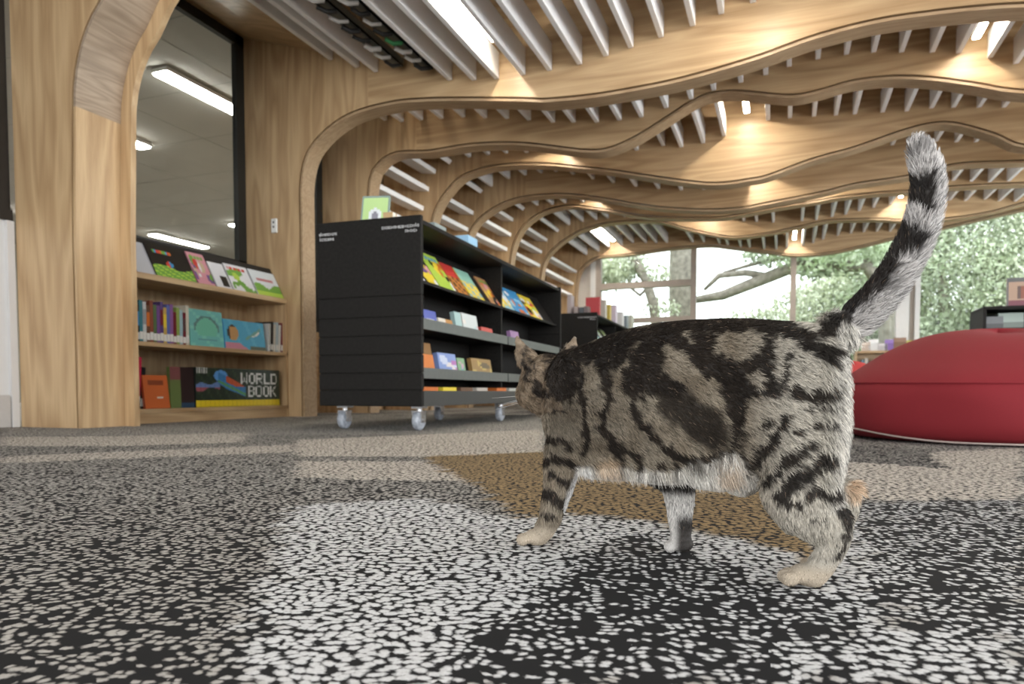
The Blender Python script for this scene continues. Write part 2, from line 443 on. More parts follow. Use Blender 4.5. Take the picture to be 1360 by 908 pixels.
for i in range(8):
    C = CURVES[i]; Y = RIB_Y[i]; D = RIB_DEPTH[i]
    r = empty('plywood_rib', (C[0][0]-.2, Y, 0)); tag(r, rib_label[i], 'ceiling rib', 'wavy plywood ribs')
    A = offset(C, .036)
    A[0][1] = 0.0
    XL = -4.46 if i == 0 else -4.56
    ks = int(np.argmin(np.abs(A[:,0]-XSPLIT[i])+ (np.arange(len(A)) < 8)*9))
    xs = A[ks][0]
    col = [tuple(p) for p in A[:ks+1]]+[(xs, TOPZ), (XL, TOPZ), (XL, 0.0)]
    beam = [tuple(p) for p in A[ks:]]+[(A[-1][0], TOPZ), (xs, TOPZ)]
    inv = Vector(r.location)
    m = MB(); m.poly_extrude(col, Y, Y+D); o = m.build('column_panel', M_PLYV, r, origin=inv); o.location = (0,0,0)
    m = MB(); m.poly_extrude(beam, Y, Y+D); o = m.build('beam_panel', M_PLYH, r, origin=inv); o.location = (0,0,0)
    if i == 0:
        ks = int(np.argmax(C[:, 1] > 1.84))
        m = MB(); band(m, C[:ks+1], 0.0, .019, Y-.002, Y+D+.004); o = m.build('reveal_panel', M_PLYV, r, origin=inv); o.location = (0,0,0)
        m = MB(); band(m, C[ks:], 0.0, .019, Y-.002, Y+D+.004); o = m.build('laminated_edge', M_LAMG, r, origin=inv); o.location = (0,0,0)
    else:
        m = MB(); band(m, C, 0.0, .019, Y-.002, Y+D+.004); o = m.build('laminated_edge', M_LAM, r, origin=inv); o.location = (0,0,0)
    if i == 0:
        m = MB(); Cl = offset(C, -.085); Cl[0][1] = 0
        band(m, Cl, 0.0, .12, Y+D+.005, Y+D+.045)
        o = m.build('arch_lip', M_PLYV, r, origin=inv); o.location = (0,0,0)

# ------------------------------------------------------------------ ceiling slats, one by one
SL = {
 1: [(440,80,0),(475,90,0),(500,96,0),(598,107,0),(630,107,0),(660,105,0),(695,100,0),(730,94,0),(770,86,0),(805,75,0),(838,64,0),(878,50,0),(920,35,0),(958,19,0),(1000,4,0),(1042,-10,0)],
 2: [(512,160,0),(534,162,0),(560,160,0),(587,158,0),(616,156,0),(645,157,0),(674,158,0),(703,160,0),(735,163,0),(762,163,0),(793,163,0),(823,160,0),(852,156,0),(885,144,0),(918,132,0),(948,120,0),(984,110,0),(1017,100,0),(1048,89,0),(1086,79,0),(1124,73,0),(1160,70,0),(1197,70,0),(1238,70,0),(1273,71,0),(1315,77,0),(1349,85,0)],
 3: [(560,302,1),(563,277,1),(570,251.5,1),(579,228,1),(599,216,2),(624,209,0),(649,206,0),(673,204,0),(700,203,0),(728,203,0),(756,204,0),(784,205,0),(812,204,0),(846,200,0),(881,194,0),(905,196,0),(934,190.6,0),(961.6,181,0),(1020,160,0),(1049,157,0),(1081,155,0),(1110,153.5,0),(1135,152,0),(1172,149.5,0),(1204,148,0),(1237,144,0),(1266,143,0),(1300,143,0),(1333,143,0)],
 4: [(617,327,1),(622,305,1),(629,283,1),(640,255,2),(653,248,0),(676,238,0),(698,233,0),(719,230,0),(739,228,0),(762,232,0),(788,238,0),(815,243,0),(845,248,0),(875,251,0),(905,253,0),(935,252,0),(965,250,0),(995,244,0),(1025,236,0),(1055,227,0),(1082,219,0),(1108,211,0),(1134,203,0),(1159,196,0),(1185,193,0),(1215,190,0),(1243,188,0),(1270,189,0),(1296,189,0),(1330,192,0)],
 5: [(671,352,1),(674,331.5,1),(679,312,1),(682,292,1),(696,278,2),(714,273,0),(734,272,0),(751,270,0),(775,269,0),(800,270,0),(825,272,0),(850,273,0),(900,276,0),(950,275,0),(1000,266,0),(1040,257,0),(1085,248,0),(1130,242,0),(1170,240,0),(1215,240,0),(1241,240,0),(1266,240,0),(1290,241,0),(1314,242,0),(1339,241,0)],
 6: [(713,374,1),(717.6,353,1),(720,335,1),(727,319,1),(742,307,2),(756,299,0),(774,294.6,0),(792,292,0),(807,290,0),(830,288,0),(858,287,0),(886,288,0),(914,290,0),(970,292,0),(988,293.6,0),(1005,294.6,0),(1027,295.5,0),(1065,293.6,0),(1084,292,0),(1105,288,0),(1123,285,0),(1141,280,0),(1160,276,0),(1182,272,0),(1212,268,0),(1236,267,0),(1261,266,0),(1282,267,0),(1308,265,0),(1327,267,0),(1348,267.5,0)],
 7: [(760,392,1),(762,377,1),(766,361,1),(779,338.6,0),(795,334,0),(809,329,0),(826,326,0),(841,322.7,0),(858,322.7,0),(872,322.7,0),(886,322.7,0),(920,321.7,0),(935,321.7,0),(956,323.6,0),(967,325.5,0),(984,328,0),(996,329,0),(1015,331,0),(1031,331,0),(1045,329,0),(1066,325.5,0),(1080,322.7,0),(1093,318,0),(1112.6,313,0),(1130,310,0),(1147,308.6,0),(1164.5,307.7,0),(1182,307.7,0),(1200,306.8,0),(1225,300,0)],
}
bay_name = ['', 'ending on the wall-control rib', 'between ribs one and two', 'between ribs two and three',
 'between ribs three and four', 'between ribs four and five', 'between ribs five and six', 'above the garden windows']
SLAT_END = {}
for b in range(1, 8):
    y1 = RIB_Y[b]-.012; y0 = RIB_Y[b-1]+RIB_DEPTH[b-1]+(.06 if b == 1 else .015)
    for k, (px, py, wl) in enumerate(SL[b]):
        q = onY(px, py, y1)
        SLAT_END[(b, k)] = q
        if wl == 0: ang = 0.0
        elif wl == 1: ang = math.radians(82)
        else: ang = math.radians(48)
        # local: blade hangs with its edge at the traced point, body going away from the room
        M = Matrix.Translation(Vector((q.x, y0, q.z))) @ Matrix.Rotation(-ang, 4, 'Y')
        hgt = .20 if b == 1 else .19
        th = .019 if wl == 0 else .027
        m = MB(); m.box((-th, 0, 0), (th, y1-y0, hgt), bev=.004)
        o = m.build('ceiling_baffle', M_SLAT)
        o.matrix_world = M
        if wl == 0: t = 'white ceiling baffle, %s from left %s' % (ordn(k), bay_name[b])
        else: t = 'white wall baffle, %s from bottom on the left curve %s' % (ordn(k), bay_name[b])
        tag(o, t, 'baffle', 'white baffles '+bay_name[b], 'thing')

# ------------------------------------------------------------------ linear lamps between the slats
def lamp(b, px, py, dz, label, length=1.3, gap=.22, dx=0.0):
    y1 = RIB_Y[b]-gap; q = onY(px, py, y1)
    y0 = max(y1-length, RIB_Y[b-1]+RIB_DEPTH[b-1]+.05)
    r = empty('linear_lamp', (q.x+dx, y0, q.z+dz)); tag(r, label, 'lamp', 'linear ceiling lamps between the slats')
    m = MB(); m.box((-.028, 0, .012), (.028, y1-y0, .075), bev=.005); m.build('housing', M_WHITE, r)
    m = MB(); m.box((-.024, .01, 0), (.024, y1-y0-.004, .012)); m.build('diffuser', M_LAMP, r)
    for yy in (.15, y1-y0-.15):
        m = MB(); m.tube([(0, yy, .07), (0, yy, TOPZ-(q.z+dz)+.002)], .006, 6); m.build('suspension_rod', M_CHROME, r)
lamp(1, 652, 62, .03, 'bright linear lamp between the large slats at the top of the picture', 1.6, .30, .035)
lamp(1, 1022, -8, .03, 'linear lamp lighting the first rib across the ceiling above its rising curve', 1.4, .28)
lamp(2, 1296, 52, .0, 'bright linear lamp at the top right between slats of the second rib', .7, .16)
lamp(2, 300, 100, .6, 'linear lamp hidden behind the first rib near the left wall', .5, .2, 2.0)
lamp(3, 992, 150, .0, 'bright linear lamp under the second rib, above the cat back', .8, .16)
lamp(3, 742, 196, .02, 'linear lamp behind the second rib, lighting the third rib left of centre', .8, .16)
lamp(4, 1000, 236, .10, 'linear lamp hidden between third and fourth ribs', .8, .16)
lamp(5, 787, 262, .0, 'linear lamp lighting the fifth rib above the second book trolley', 1.0, .16)
lamp(5, 1090, 246, .0, 'linear lamp lighting the fifth rib left of the tail', 1.0, .16)
lamp(6, 938, 284, .0, 'linear lamp lighting the sixth rib in the middle of the ceiling', 1.0, .16)
lamp(6, 1196, 262, .0, 'small bright linear lamp beside the dark ring of the tail', 1.0, .16)
lamp(7, 815, 320, .0, 'bright linear lamp over the left garden window', 1.4, .18)
lamp(7, 1055, 318, .0, 'bright linear lamp over the mullion between two garden windows', 1.4, .18)
# unseen lamps added as fill above and behind the camera
for k, (x, y) in enumerate([(-2.4,-.6),(-.2,-.6),(2.0,-.6),(4.2,-.6),(-2.4,1.7),(-.2,1.7),(2.0,1.7),(4.2,1.7)]):
    r = empty('fill_ceiling_lamp', (x, y-.7, 3.3)); tag(r, 'long white fill lamp added over the near part of the carpet', 'lamp', 'added fill lamps over the near carpet')
    m = MB(); m.box((-.09, 0, .012), (.09, 1.4, .09), bev=.006); m.build('housing', M_WHITE, r)
    m = MB(); m.box((-.08, .01, 0), (.08, 1.39, .012)); m.build('diffuser', M_LAMPB, r)
    for yy in (.2, 1.2):
        m = MB(); m.tube([(0,yy,.08),(0,yy,1.002)], .006, 6); m.build('suspension_rod', M_CHROME, r)

# services seen where two slats are left out
q0 = onY(527, 88, RIB_Y[1]-.1); q1 = onY(566, 92, RIB_Y[1]-.1)
for k, q in enumerate((q0, q1)):
    r = empty('cable_tray', (q.x, RIB_Y[0]+.42, q.z)); tag(r, ['perforated cable tray with dark cables beside the three left slats', 'perforated cable tray beside the large middle slats'][k], 'cable tray', 'cable trays above the ceiling slats')
    m = MB(); Ln = RIB_Y[1]-RIB_Y[0]-.5
    m.box((-.05, 0, 0), (.05, Ln, .012)); m.box((-.05, 0, 0), (-.042, Ln, .06)); m.box((.042, 0, 0), (.05, Ln, .06)); m.build('tray', M_GREY, r)
    cc = [plain('cable_black', (.02,.02,.02), .5), plain('cable_green', (.05,.25,.09), .5), plain('cable_pale', (.55,.53,.5), .5)]
    for j in range(11):
        yy = .06+j*Ln/11.5
        mb = MB(); mb.tube([(-.045+.02*random.random(), yy, -.014), (.0, yy+.05, -.03), (.045, yy+.10, -.012)], .012+.008*random.random(), 8)
        mb.build('cable', cc[[0,2,0,2,0,2,0,1 if k else 0,2,2,0][j]], r)

# ------------------------------------------------------------------ ceiling, walls
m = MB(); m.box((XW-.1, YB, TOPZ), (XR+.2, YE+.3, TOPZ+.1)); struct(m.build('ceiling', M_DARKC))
m = MB(); m.box((XW-.06, RIB_Y[2]+.17, 0), (XW, YE, TOPZ)); struct(m.build('wall_left', M_PLYY))
# sloped plywood bulkhead between the tall window head and the slats
m = MB(); Yf = RIB_Y[0]+.35
for (ya, yb) in ((Yf, RIB_Y[1]), (RIB_Y[1]+.17, RIB_Y[2])):
    P = [(-4.56, 3.37), (-3.70, 3.10), (-3.70, 3.14), (-4.56, 3.42)]
    m.poly_extrude(P, ya, yb)
struct(m.build('trim_1', M_PLYH))
# white panel, dark glass and skirting left of the arch
m = MB(); m.box((-4.60, YB, .0), (-4.485, RIB_Y[0]-.01, 1.27)); m.box((-4.485,RIB_Y[0]-.055,0),(-4.46,RIB_Y[0]-.01,1.27)); struct(m.build('wall_left_panel', plain('white_wall_panel', (.62,.61,.60), .55, var=.02, scale=6)))
m = MB(); m.box((-4.485, YB, .0), (-4.465, RIB_Y[0]-.06, .20), bev=.004); struct(m.build('baseboard_left', plain('skirting_paint', (.47,.45,.43), .5, var=.03)))
m = MB(); m.box((-4.60, YB, 1.27), (-4.47, RIB_Y[0]-.01, 1.34)); m.box((-4.60, YB, 1.34), (-4.49, RIB_Y[0]-.01, 4.3)); struct(m.build('window_3', plain('dark_window_glass', (.02,.018,.017), .15)))
# tall interior windows in the first two bays
def tall_window(n, y0, y1, z0, z1):
    fr = MB(); X0, X1 = -4.60, -4.55; t = .085
    fr.box((X0, y0, z0-.06), (X1, y1, z0+.03)); fr.box((X0, y0, z1-.09), (X1, y1, z1)); fr.box((X0, y0, z0), (X1, y0+t, z1)); fr.box((X0, y1-.10, z0), (X1, y1, z1))
    f = struct(fr.build('window_%d' % n, M_BLACKF))
    g = MB(); g.box((-4.582, y0+t, z0+.03), (-4.576, y1-.10, z1-.09)); struct(g.build('window_glass', M_GLASS, f))
tall_window(1, RIB_Y[0]+.34, RIB_Y[1], 1.36, 3.37)
tall_window(2, RIB_Y[1]+.17, RIB_Y[2], .9, 3.37)
m = MB(); m.box((XW-.04, RIB_Y[0]+.34, 0), (-4.56, RIB_Y[1], 1.30)); m.box((XW-.04, RIB_Y[1]+.17, 0), (-4.56, RIB_Y[2], .84)); struct(m.build('wall_left_sill', M_PLYY))
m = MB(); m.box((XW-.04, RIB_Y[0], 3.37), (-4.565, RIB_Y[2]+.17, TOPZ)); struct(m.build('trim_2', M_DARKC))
# the room behind the tall windows: pale ceiling with strip lights
m = MB()
PC = plain('office_ceiling', (.50,.485,.45), .85, var=.03, scale=3)
m.box((-16, 1.0, 3.46), (-4.65, 17, 3.5)); struct(m.build('ceiling_office', PC))
m = MB()
for k in range(10): m.box((-16, 1.3+k*1.2, 3.457), (-4.65, 1.308+k*1.2, 3.4605))
for k in range(7): m.box((-5.4-k*1.6, 1.0, 3.457), (-5.392-k*1.6, 17, 3.4605))
struct(m.build('trim_3', plain('ceiling_joint', (.38,.37,.34), .8)))
m = MB(); m.box((-16, 1.0, -.02), (-4.62, 17, 0)); struct(m.build('floor_office', plain('office_carpet', (.42,.40,.37), .9)))
m = MB(); m.box((-16.1, 1.0, 0), (-16, 17, 3.5)); m.box((-16, 16.9, 0), (-4.65, 17, 3.5)); m.box((-16, .9, 0), (-4.65, 1.0, 3.5)); struct(m.build('wall_office', plain('office_wall', (.50,.475,.41), .85, var=.02)))
M_OLAMP = emit('office_lamp', (1,.97,.90), 42)
for k, (pa, pb, wd) in enumerate([((205,92),(329,148),.17), ((120,168),(200,192),.17), ((190,310),(284,326),.20), ((300,296),(352,305),.2)]):
    A = onZ(*pa, 3.44); B = onZ(*pb, 3.44)
    c = (A+B)/2; ln = abs(B.y-A.y)
    r = empty('strip_light', (c.x, c.y, 3.39)); tag(r, ['large bright strip light on the office ceiling at the top of the tall window','strip light at the left edge of the tall window','low bright strip light far back through the tall window','far strip light at the right edge of the tall window'][k], 'lamp', 'office strip lights behind the tall window')
    m = MB(); m.box((-wd/2-.02, -ln/2, .02), (wd/2+.02, ln/2, .06)); m.build('housing', M_WHITE, r)
    m = MB(); m.box((-wd/2, -ln/2+.01, 0), (wd/2, ln/2-.01, .02)); m.build('diffuser', M_OLAMP, r)
for k, (x, y) in enumerate([(-6.4,9.5),(-8.4,3.2),(-8.4,13.5),(-13,4.5),(-13,8),(-6,13.5)]):  # unseen strips added to brighten the office ceiling
    r = empty('strip_light', (x, y, 3.39)); tag(r, 'office strip light added out of sight to brighten the ceiling', 'lamp', 'added office strip lights')
    m = MB(); m.box((-.12, -.9, .02), (.12, .9, .06)); m.build('housing', M_WHITE, r)
    m = MB(); m.box((-.10, -.89, 0), (.10, .89, .02)); m.build('diffuser', M_OLAMP, r)
# end wall: plaster at the corner, then garden windows
m = MB(); m.box((XW, YE, 0), (-3.55, YE+.12, TOPZ)); m.box((-3.55, YE, 3.55), (XR, YE+.12, TOPZ)); m.box((-3.55, YE, 0), (XR, YE+.12, .45)); struct(m.build('wall_end', M_PLASTER))
MX = [onY(795, 380, YE).x, onY(921, 380, YE).x, onY(1053.5, 380, YE).x, onY(1213, 380, YE).x, 4.3, XR]
zt, zb = 3.55, .45
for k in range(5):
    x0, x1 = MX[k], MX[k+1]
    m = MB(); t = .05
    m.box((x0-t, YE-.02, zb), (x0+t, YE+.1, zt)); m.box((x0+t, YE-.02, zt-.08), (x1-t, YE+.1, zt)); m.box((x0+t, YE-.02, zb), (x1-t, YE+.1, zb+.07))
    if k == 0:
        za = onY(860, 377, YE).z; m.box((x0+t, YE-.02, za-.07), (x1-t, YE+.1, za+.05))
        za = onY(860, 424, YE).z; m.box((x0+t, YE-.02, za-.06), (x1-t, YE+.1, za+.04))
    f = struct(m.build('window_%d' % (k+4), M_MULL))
    g = MB(); g.box((x0+t, YE+.03, zb+.07), (x1-t, YE+.036, zt-.08)); struct(g.build('window_glass', M_GLASS, f))
# white posts beside the right garden window
qa = onY(1197, 400, YE-.15); qb = onY(1220, 400, YE-.05)
m = MB(); m.box((qa.x-.09, YE-.2, 0), (qa.x+.12, YE-.03, 3.4), bev=.008); m.box((qb.x-.06, YE-.1, 0), (qb.x+.02, YE-.03, 3.4), bev=.006); struct(m.build('trim_4', M_WHITE))
m = MB(); m.box((MX[0]-.16, YE-.05, 0), (MX[0]-.06, YE-.01, 3.5)); struct(m.build('trim_5', M_WHITE))
# right side and rear: low wall and window frames of the glazed facade (beyond the frame of the picture)
m = MB(); m.box((XR, YB, 0), (XR+.12, YE, .3)); m.box((XR, YB, 3.3), (XR+.12, YE, TOPZ))
for k in range(9): m.box((XR, YB+.2+k*2.2, .3), (XR+.1, YB+.3+k*2.2, 3.3))
struct(m.build('wall_right', M_PLASTER))
m = MB(); m.box((XW, YB-.12, 0), (XR, YB, .5)); m.box((XW, YB-.12, 3.3), (XR, YB, TOPZ))
for k in range(6): m.box((XW+.1+k*2.1, YB-.1, .5), (XW+.22+k*2.1, YB, 3.3))
struct(m.build('wall_back', M_PLASTER))
# ================================================================== BOOKS, SHELVES, TROLLEYS
FONT = {'W':['10001','10001','10001','10101','10101','11011','10001'],'O':['01110','10001','10001','10001','10001','10001','01110'],
 'R':['11110','10001','10001','11110','10100','10010','10001'],'L':['10000','10000','10000','10000','10000','10000','11111'],
 'D':['11110','10001','10001','10001','10001','10001','11110'],'B':['11110','10001','10001','11110','10001','10001','11110'],
 'K':['10001','10010','10100','11000','10100','10010','10001']}
def word(u, v, text, u0, v0, cw, ch):
    """1 where the pixel lies on a letter; u0,v0 top left, cw,ch cell of one glyph dot"""
    i = int((u-u0)/cw); j = int((v0-v)/ch)
    if u < u0 or v > v0 or j > 6 or i >= 6*len(text) or i % 6 == 5: return False
    return FONT[text[i//6]][j][i % 6] == '1'
def art_patches(seed, pal, title=None, n=9, base=None):
    r = random.Random(seed); base = base or pal[0]
    bl = [(r.random(), r.random()*.8, .06+.16*r.random(), .05+.13*r.random(), r.choice(pal[1:])) for _ in range(n)]
    def f(u, v):
        c = base
        for (a, b, ru, rv, k) in bl:
            if ((u-a)/ru)**2+((v-b)/rv)**2 < 1+.3*math.sin(9*u+7*v+a*20): c = k
        if title and .80 < v < .92 and .1 < u < .9 and (int(u*22)+int(v*40)*0) % 4 != 3: c = title
        return c
    return f
def book(name, label, group, W, H, T, art, loc, rz=0.0, lean=0.0, roll=0.0, edge=None, nu=14, nv=18, parent=None, cat='book'):
    """front (cover or spine) faces local -y; x width, z height; leans back about its lower front edge"""
    root_m = MB()
    e = edge or art(.05, .5)
    cover = min(.004, T*.22)
    # printed front as a grid of small faces
    vs = []; 
    for j in range(nv+1):
        for i in range(nu+1): vs.append((-W/2+W*i/nu, 0, H*j/nv))
    b = 0
    for j in range(nv):
        for i in range(nu):
            p = [vs[j*(nu+1)+i], vs[j*(nu+1)+i+1], vs[(j+1)*(nu+1)+i+1], vs[(j+1)*(nu+1)+i]]
            root_m.add(p, [(0,1,2,3)], 0, art((i+.5)/nu, (j+.5)/nv))
    root_m.box((-W/2, .0004, 0), (W/2, cover, H), col=e)
    root_m.box((-W/2, T-cover, 0), (W/2, T, H), col=e)
    root_m.box((-W/2, cover, 0), (-W/2+cover, T-cover, H), col=e)
    o = root_m.build(name, M_BOOK, parent)
    pg = MB(); pg.box((-W/2+cover, cover, .003), (W/2-.003, T-cover, H-.003)); pg.build('pages', M_PAGE, o)
    o.rotation_euler = Euler((-lean, roll, rz), 'XYZ') if not roll else (Matrix.Rotation(rz,3,'Z') @ Matrix.Rotation(roll,3,'Y') @ Matrix.Rotation(-lean,3,'X')).to_euler()
    o.location = Vector(loc)+Vector((0, 0, T*math.sin(lean)))
    tag(o, label, cat, group); return o
def spine_book(label, group, T, H, D, col, loc, rz, band=None, tagc=(.75,.74,.7), parent=None, roll=0.0, name='book', art=None, nv=16):
    """spine faces local -y: thin in x, deep in y; white call-number label low on the spine"""
    def a(u, v):
        if tagc and .05 < v < .22: return tagc
        if band and .45 < v < .80: return band
        return col
    m = MB(); fn = art or a; nu = 3 if not art else 5
    for j in range(nv):
        for i in range(nu):
            x0 = -T/2+T*i/nu; x1 = -T/2+T*(i+1)/nu; z0 = H*j/nv; z1 = H*(j+1)/nv
            m.add([(x0,0,z0),(x1,0,z0),(x1,0,z1),(x0,0,z1)], [(0,1,2,3)], 0, fn((i+.5)/nu, (j+.5)/nv))
    c = min(.003, T*.2)
    m.box((-T/2, .0003, 0), (T/2, .004, H), col=col); m.box((-T/2, .004, 0), (-T/2+c, D, H), col=col); m.box((T/2-c, .004, 0), (T/2, D, H), col=col)
    o = m.build(name, M_BOOK, parent)
    pg = MB(); pg.box((-T/2+c, .004, .003), (T/2-c, D-.004, H-.004)); pg.build('pages', M_PAGE, o)
    o.location = loc; o.rotation_euler = (Matrix.Rotation(rz,3,'Z') @ Matrix.Rotation(roll,3,'Y')).to_euler()
    tag(o, label, 'book', group); return o

# ------------------------------------------------------------------ bookshelf alcove
XF, XB = -4.11, -4.545
y0s, y1s = RIB_Y[0]+.36, RIB_Y[1]-.004
ZS = [.10, .565, 1.025]
bs = empty('bookshelf', (-4.3, (y0s+y1s)/2, 0)); tag(bs, 'built-in plywood bookshelf alcove under the tall window', 'bookshelf')
def bpart(mb, name, mat):
    o = mb.build(name, mat, bs, origin=bs.location); o.location = (0,0,0); return o
for z in ZS:
    m = MB(); m.box((XB, y0s, z-.03), (XF, y1s, z), bev=.002); bpart(m, 'shelf', M_PLYY)
m = MB(); m.box((XF-.03, y0s, 0), (XF-.005, y1s, ZS[0]-.031)); bpart(m, 'plinth', M_PLYY)
m = MB(); m.box((XB, y0s, .0), (XB+.012, y1s, 1.0)); bpart(m, 'back_panel', M_PLYV)
m = MB(); m.box((XB+.013, y1s-.022, 0), (XF-.0, y1s, .994)); bpart(m, 'side_panel', M_PLYV)
M_SLOPE = plain('display_board', (.014,.014,.014), .5)
m = MB(); m.poly_extrude([(XF-.045, 1.026), (XF-.032, 1.026), (XF-.186, 1.312), (XB+.005, 1.318), (XB+.005, 1.300), (XF-.196, 1.296)], y0s, y1s); bpart(m, 'display_board', M_SLOPE)
m = MB(); m.box((XF-.016, y0s, 1.026), (XF-.004, y1s, 1.036)); bpart(m, 'book_stop', M_PLYY)
LEAN = .50
RZ = math.pi/2
# covers leaning on the sloping top: (x0,x1 px at the foot, height, art, label)
K = dict(red=(.55,.05,.04), green=(.16,.36,.06), lime=(.42,.60,.08), dark=(.012,.012,.012), white=(.72,.72,.74), teal=(.12,.45,.42), blue=(.06,.28,.55), sky=(.30,.55,.68), yel=(.78,.60,.05), pink=(.62,.28,.33), tan=(.55,.42,.27), brown=(.14,.07,.04), orange=(.60,.16,.03), purple=(.16,.07,.25), navy=(.03,.05,.15), grey=(.33,.33,.34), maroon=(.16,.015,.025))
def art_text_dark(u, v):
    if v < .36+.06*math.sin(7*u): return K['green'] if (int(u*14)+int(v*20)) % 3 else K['lime']
    if .74 < v < .86 and .12 < u < .6: return [K['red'],K['orange'],K['green'],K['blue']][int(u*16) % 4]
    if (u-.45)**2+(v-.45)**2 < .008: return K['red'] if u < .46 else K['blue']
    return K['dark']
top_books = [
 (166,186,.26,art_patches(3,[K['grey'],K['dark'],K['white'],K['green']],n=12),'grey and black patterned book, first on the sloping alcove top'),
 (187,212,.27,lambda u,v: (.50,.51,.54) if u<.9 else (.3,.3,.33),'plain pale grey book, second on the sloping alcove top'),
 (213,266,.28,art_text_dark,'black picture book with green foot and coloured title on the alcove top'),
 (268,291,.29,art_patches(5,[K['pink'],K['white'],K['purple'],K['red'],K['green'],K['tan']],n=13,title=K['green']),'pink and green magazine right of the black picture book'),
 (293,313,.24,lambda u,v: K['dark'] if (.45<u<.9 and .12<v<.48) else K['white'],'white cover with a dark picture on the alcove top'),
 (315,345,.26,art_patches(8,[K['white'],K['green'],K['lime'],K['brown'],K['green']],n=11,title=K['red']),'white and green picture book with red title on the alcove top'),
 (347,381,.26,lambda u,v: K['lime'] if v<.2 else (K['green'] if v<.42+.1*math.sin(9*u) else ((.68,.72,.74) if not (.62<v<.72 and .2<u<.8) else (.5,.2,.22))),'pale landscape picture book at the right end of the alcove top'),
]
yy = None
for k, (pa, pb, H, art, lab) in enumerate(top_books):
    ya = onX(pa, 395, XF).y; yb = onX(pb, 395, XF).y
    b = book('picture_book', lab, 'books leaning on the alcove top', yb-ya-.004, H*1.0, .010, art, (XF-.0215, (ya+yb)/2, 1.0265), RZ, LEAN-.012, nu=22, nv=20)
# middle shelf
ZM = ZS[1]+.0005
cols = [('dark blue',K['navy'],K['blue']),('blue',K['blue'],None),('black',K['dark'],K['blue']),('teal',(.05,.2,.24),None),('white',(.6,.6,.6),K['grey']),('brown',K['brown'],K['orange']),('red-brown',(.25,.07,.04),None),('green',(.10,.16,.07),None),('dark purple',K['purple'],None),('purple',(.10,.06,.2),K['maroon']),('yellow',(.55,.38,.10),K['yel']),('blue',(.10,.14,.4),None),('violet',(.25,.10,.28),None),('maroon',K['maroon'],None),('green',(.25,.35,.08),None),('pale blue',(.35,.5,.55),None),('maroon',K['maroon'],(.1,.05,.05)),('cream',(.62,.58,.48),None)]
ya = onX(169, 430, XF-.05).y+.01; yend = onX(251, 430, XF-.05).y
T = (yend-ya)/len(cols)
for k, (cn, c, bnd) in enumerate(cols):
    h = .275+.02*math.sin(k*2.3)-(.02 if 12 < k < 17 else 0)
    spine_book('%s spine, %s from left on the middle alcove shelf' % (cn, ordn(k)), 'upright books on the middle alcove shelf', T-.002, h, .2, c, (XF-.05, ya+T*(k+.5), ZM), RZ, bnd)
def art_teal(u, v):
    d = math.hypot((u-.5)/.36, (v-.48)/.34)
    if .88 < d < 1.06 and v > .40: return (.10,.20,.20)
    if d < .88 and v > .3: return (.16,.50,.36)
    if .16 < v < .22 and .2 < u < .8: return (.12,.3,.33)
    return (.15,.46,.44) if (int(u*9)+int(v*11)) % 5 else (.20,.55,.47)
def art_child(u, v):
    if (u-.2)**2/.018+(v-.55)**2/.07 < 1: return (.03,.02,.015) if (u < .13 or v > .73) else (.50,.27,.10)
    if v < .2 and u < .55-v: return (.55,.22,.30)
    if abs((v-.35)-(u-.5)*1.0) < .05 and .5 < u < .9: return (.16,.35,.3)
    if abs((v-.52)-(u-.72)*.8) < .05 and .68 < u < .86: return (.75,.72,.65)
    if v < .12 and u > .6: return (.10,.12,.08)
    return (.07,.36,.56) if (int(u*11+v*3)) % 4 else (.10,.42,.60)
yA, yB = onX(254,440,XF-.04).y, onX(298,440,XF-.04).y
book('picture_book', 'teal picture book with a dark arch, facing out on the middle alcove shelf', 'books on the middle alcove shelf', yB-yA, .28, .014, art_teal, (XF-.04, (yA+yB)/2, ZM), RZ, .10, nu=24, nv=24)
yA, yB = onX(300,445,XF-.03).y, onX(353,445,XF-.03).y
book('picture_book', 'blue picture book with a child in profile, facing out on the middle alcove shelf', 'books on the middle alcove shelf', yB-yA, .235, .016, art_child, (XF-.03, (yA+yB)/2, ZM), RZ, .12, edge=K['blue'], nu=30, nv=24)
yA, yB = onX(305,430,XF-.16).y, onX(351,430,XF-.16).y
for k in range(4):
    hh = .06*(k+1)
    c = [K['brown'],K['brown'],K['orange'],(.25,.08,.05)][k]
    m = book('book', ['brown book at the bottom of the pile behind the child cover','dark brown book, second of the pile behind the child cover','orange-red book, third of the pile behind the child cover','red-brown book on top of the pile behind the child cover'][k], 'pile behind the blue picture book', yB-yA-.02*(k%2), .055, .22, (lambda c: (lambda u,v: c if v < .8 else (.08,.04,.03)))(c), (XF-.14, (yA+yB)/2, ZM+.06*k+ .001*k), RZ, 0, nu=4, nv=5)
yA = onX(355,440,XF-.04).y
for k in range(6):
    c = [('pale',(.5,.52,.5)),('black',K['dark']),('cream',(.6,.57,.5)),('pale blue',(.4,.5,.55)),('white',(.62,.62,.6)),('dark red',(.2,.04,.05))][k]
    spine_book('%s spine, %s from left in the short row ending the middle alcove shelf' % (c[0], ordn(k)), 'upright books at the right end of the middle shelf', .026, .24+.02*(k%2), .18, c[1], (XF-.04, yA+.022+.033*k, ZM), RZ, None, roll=.05)
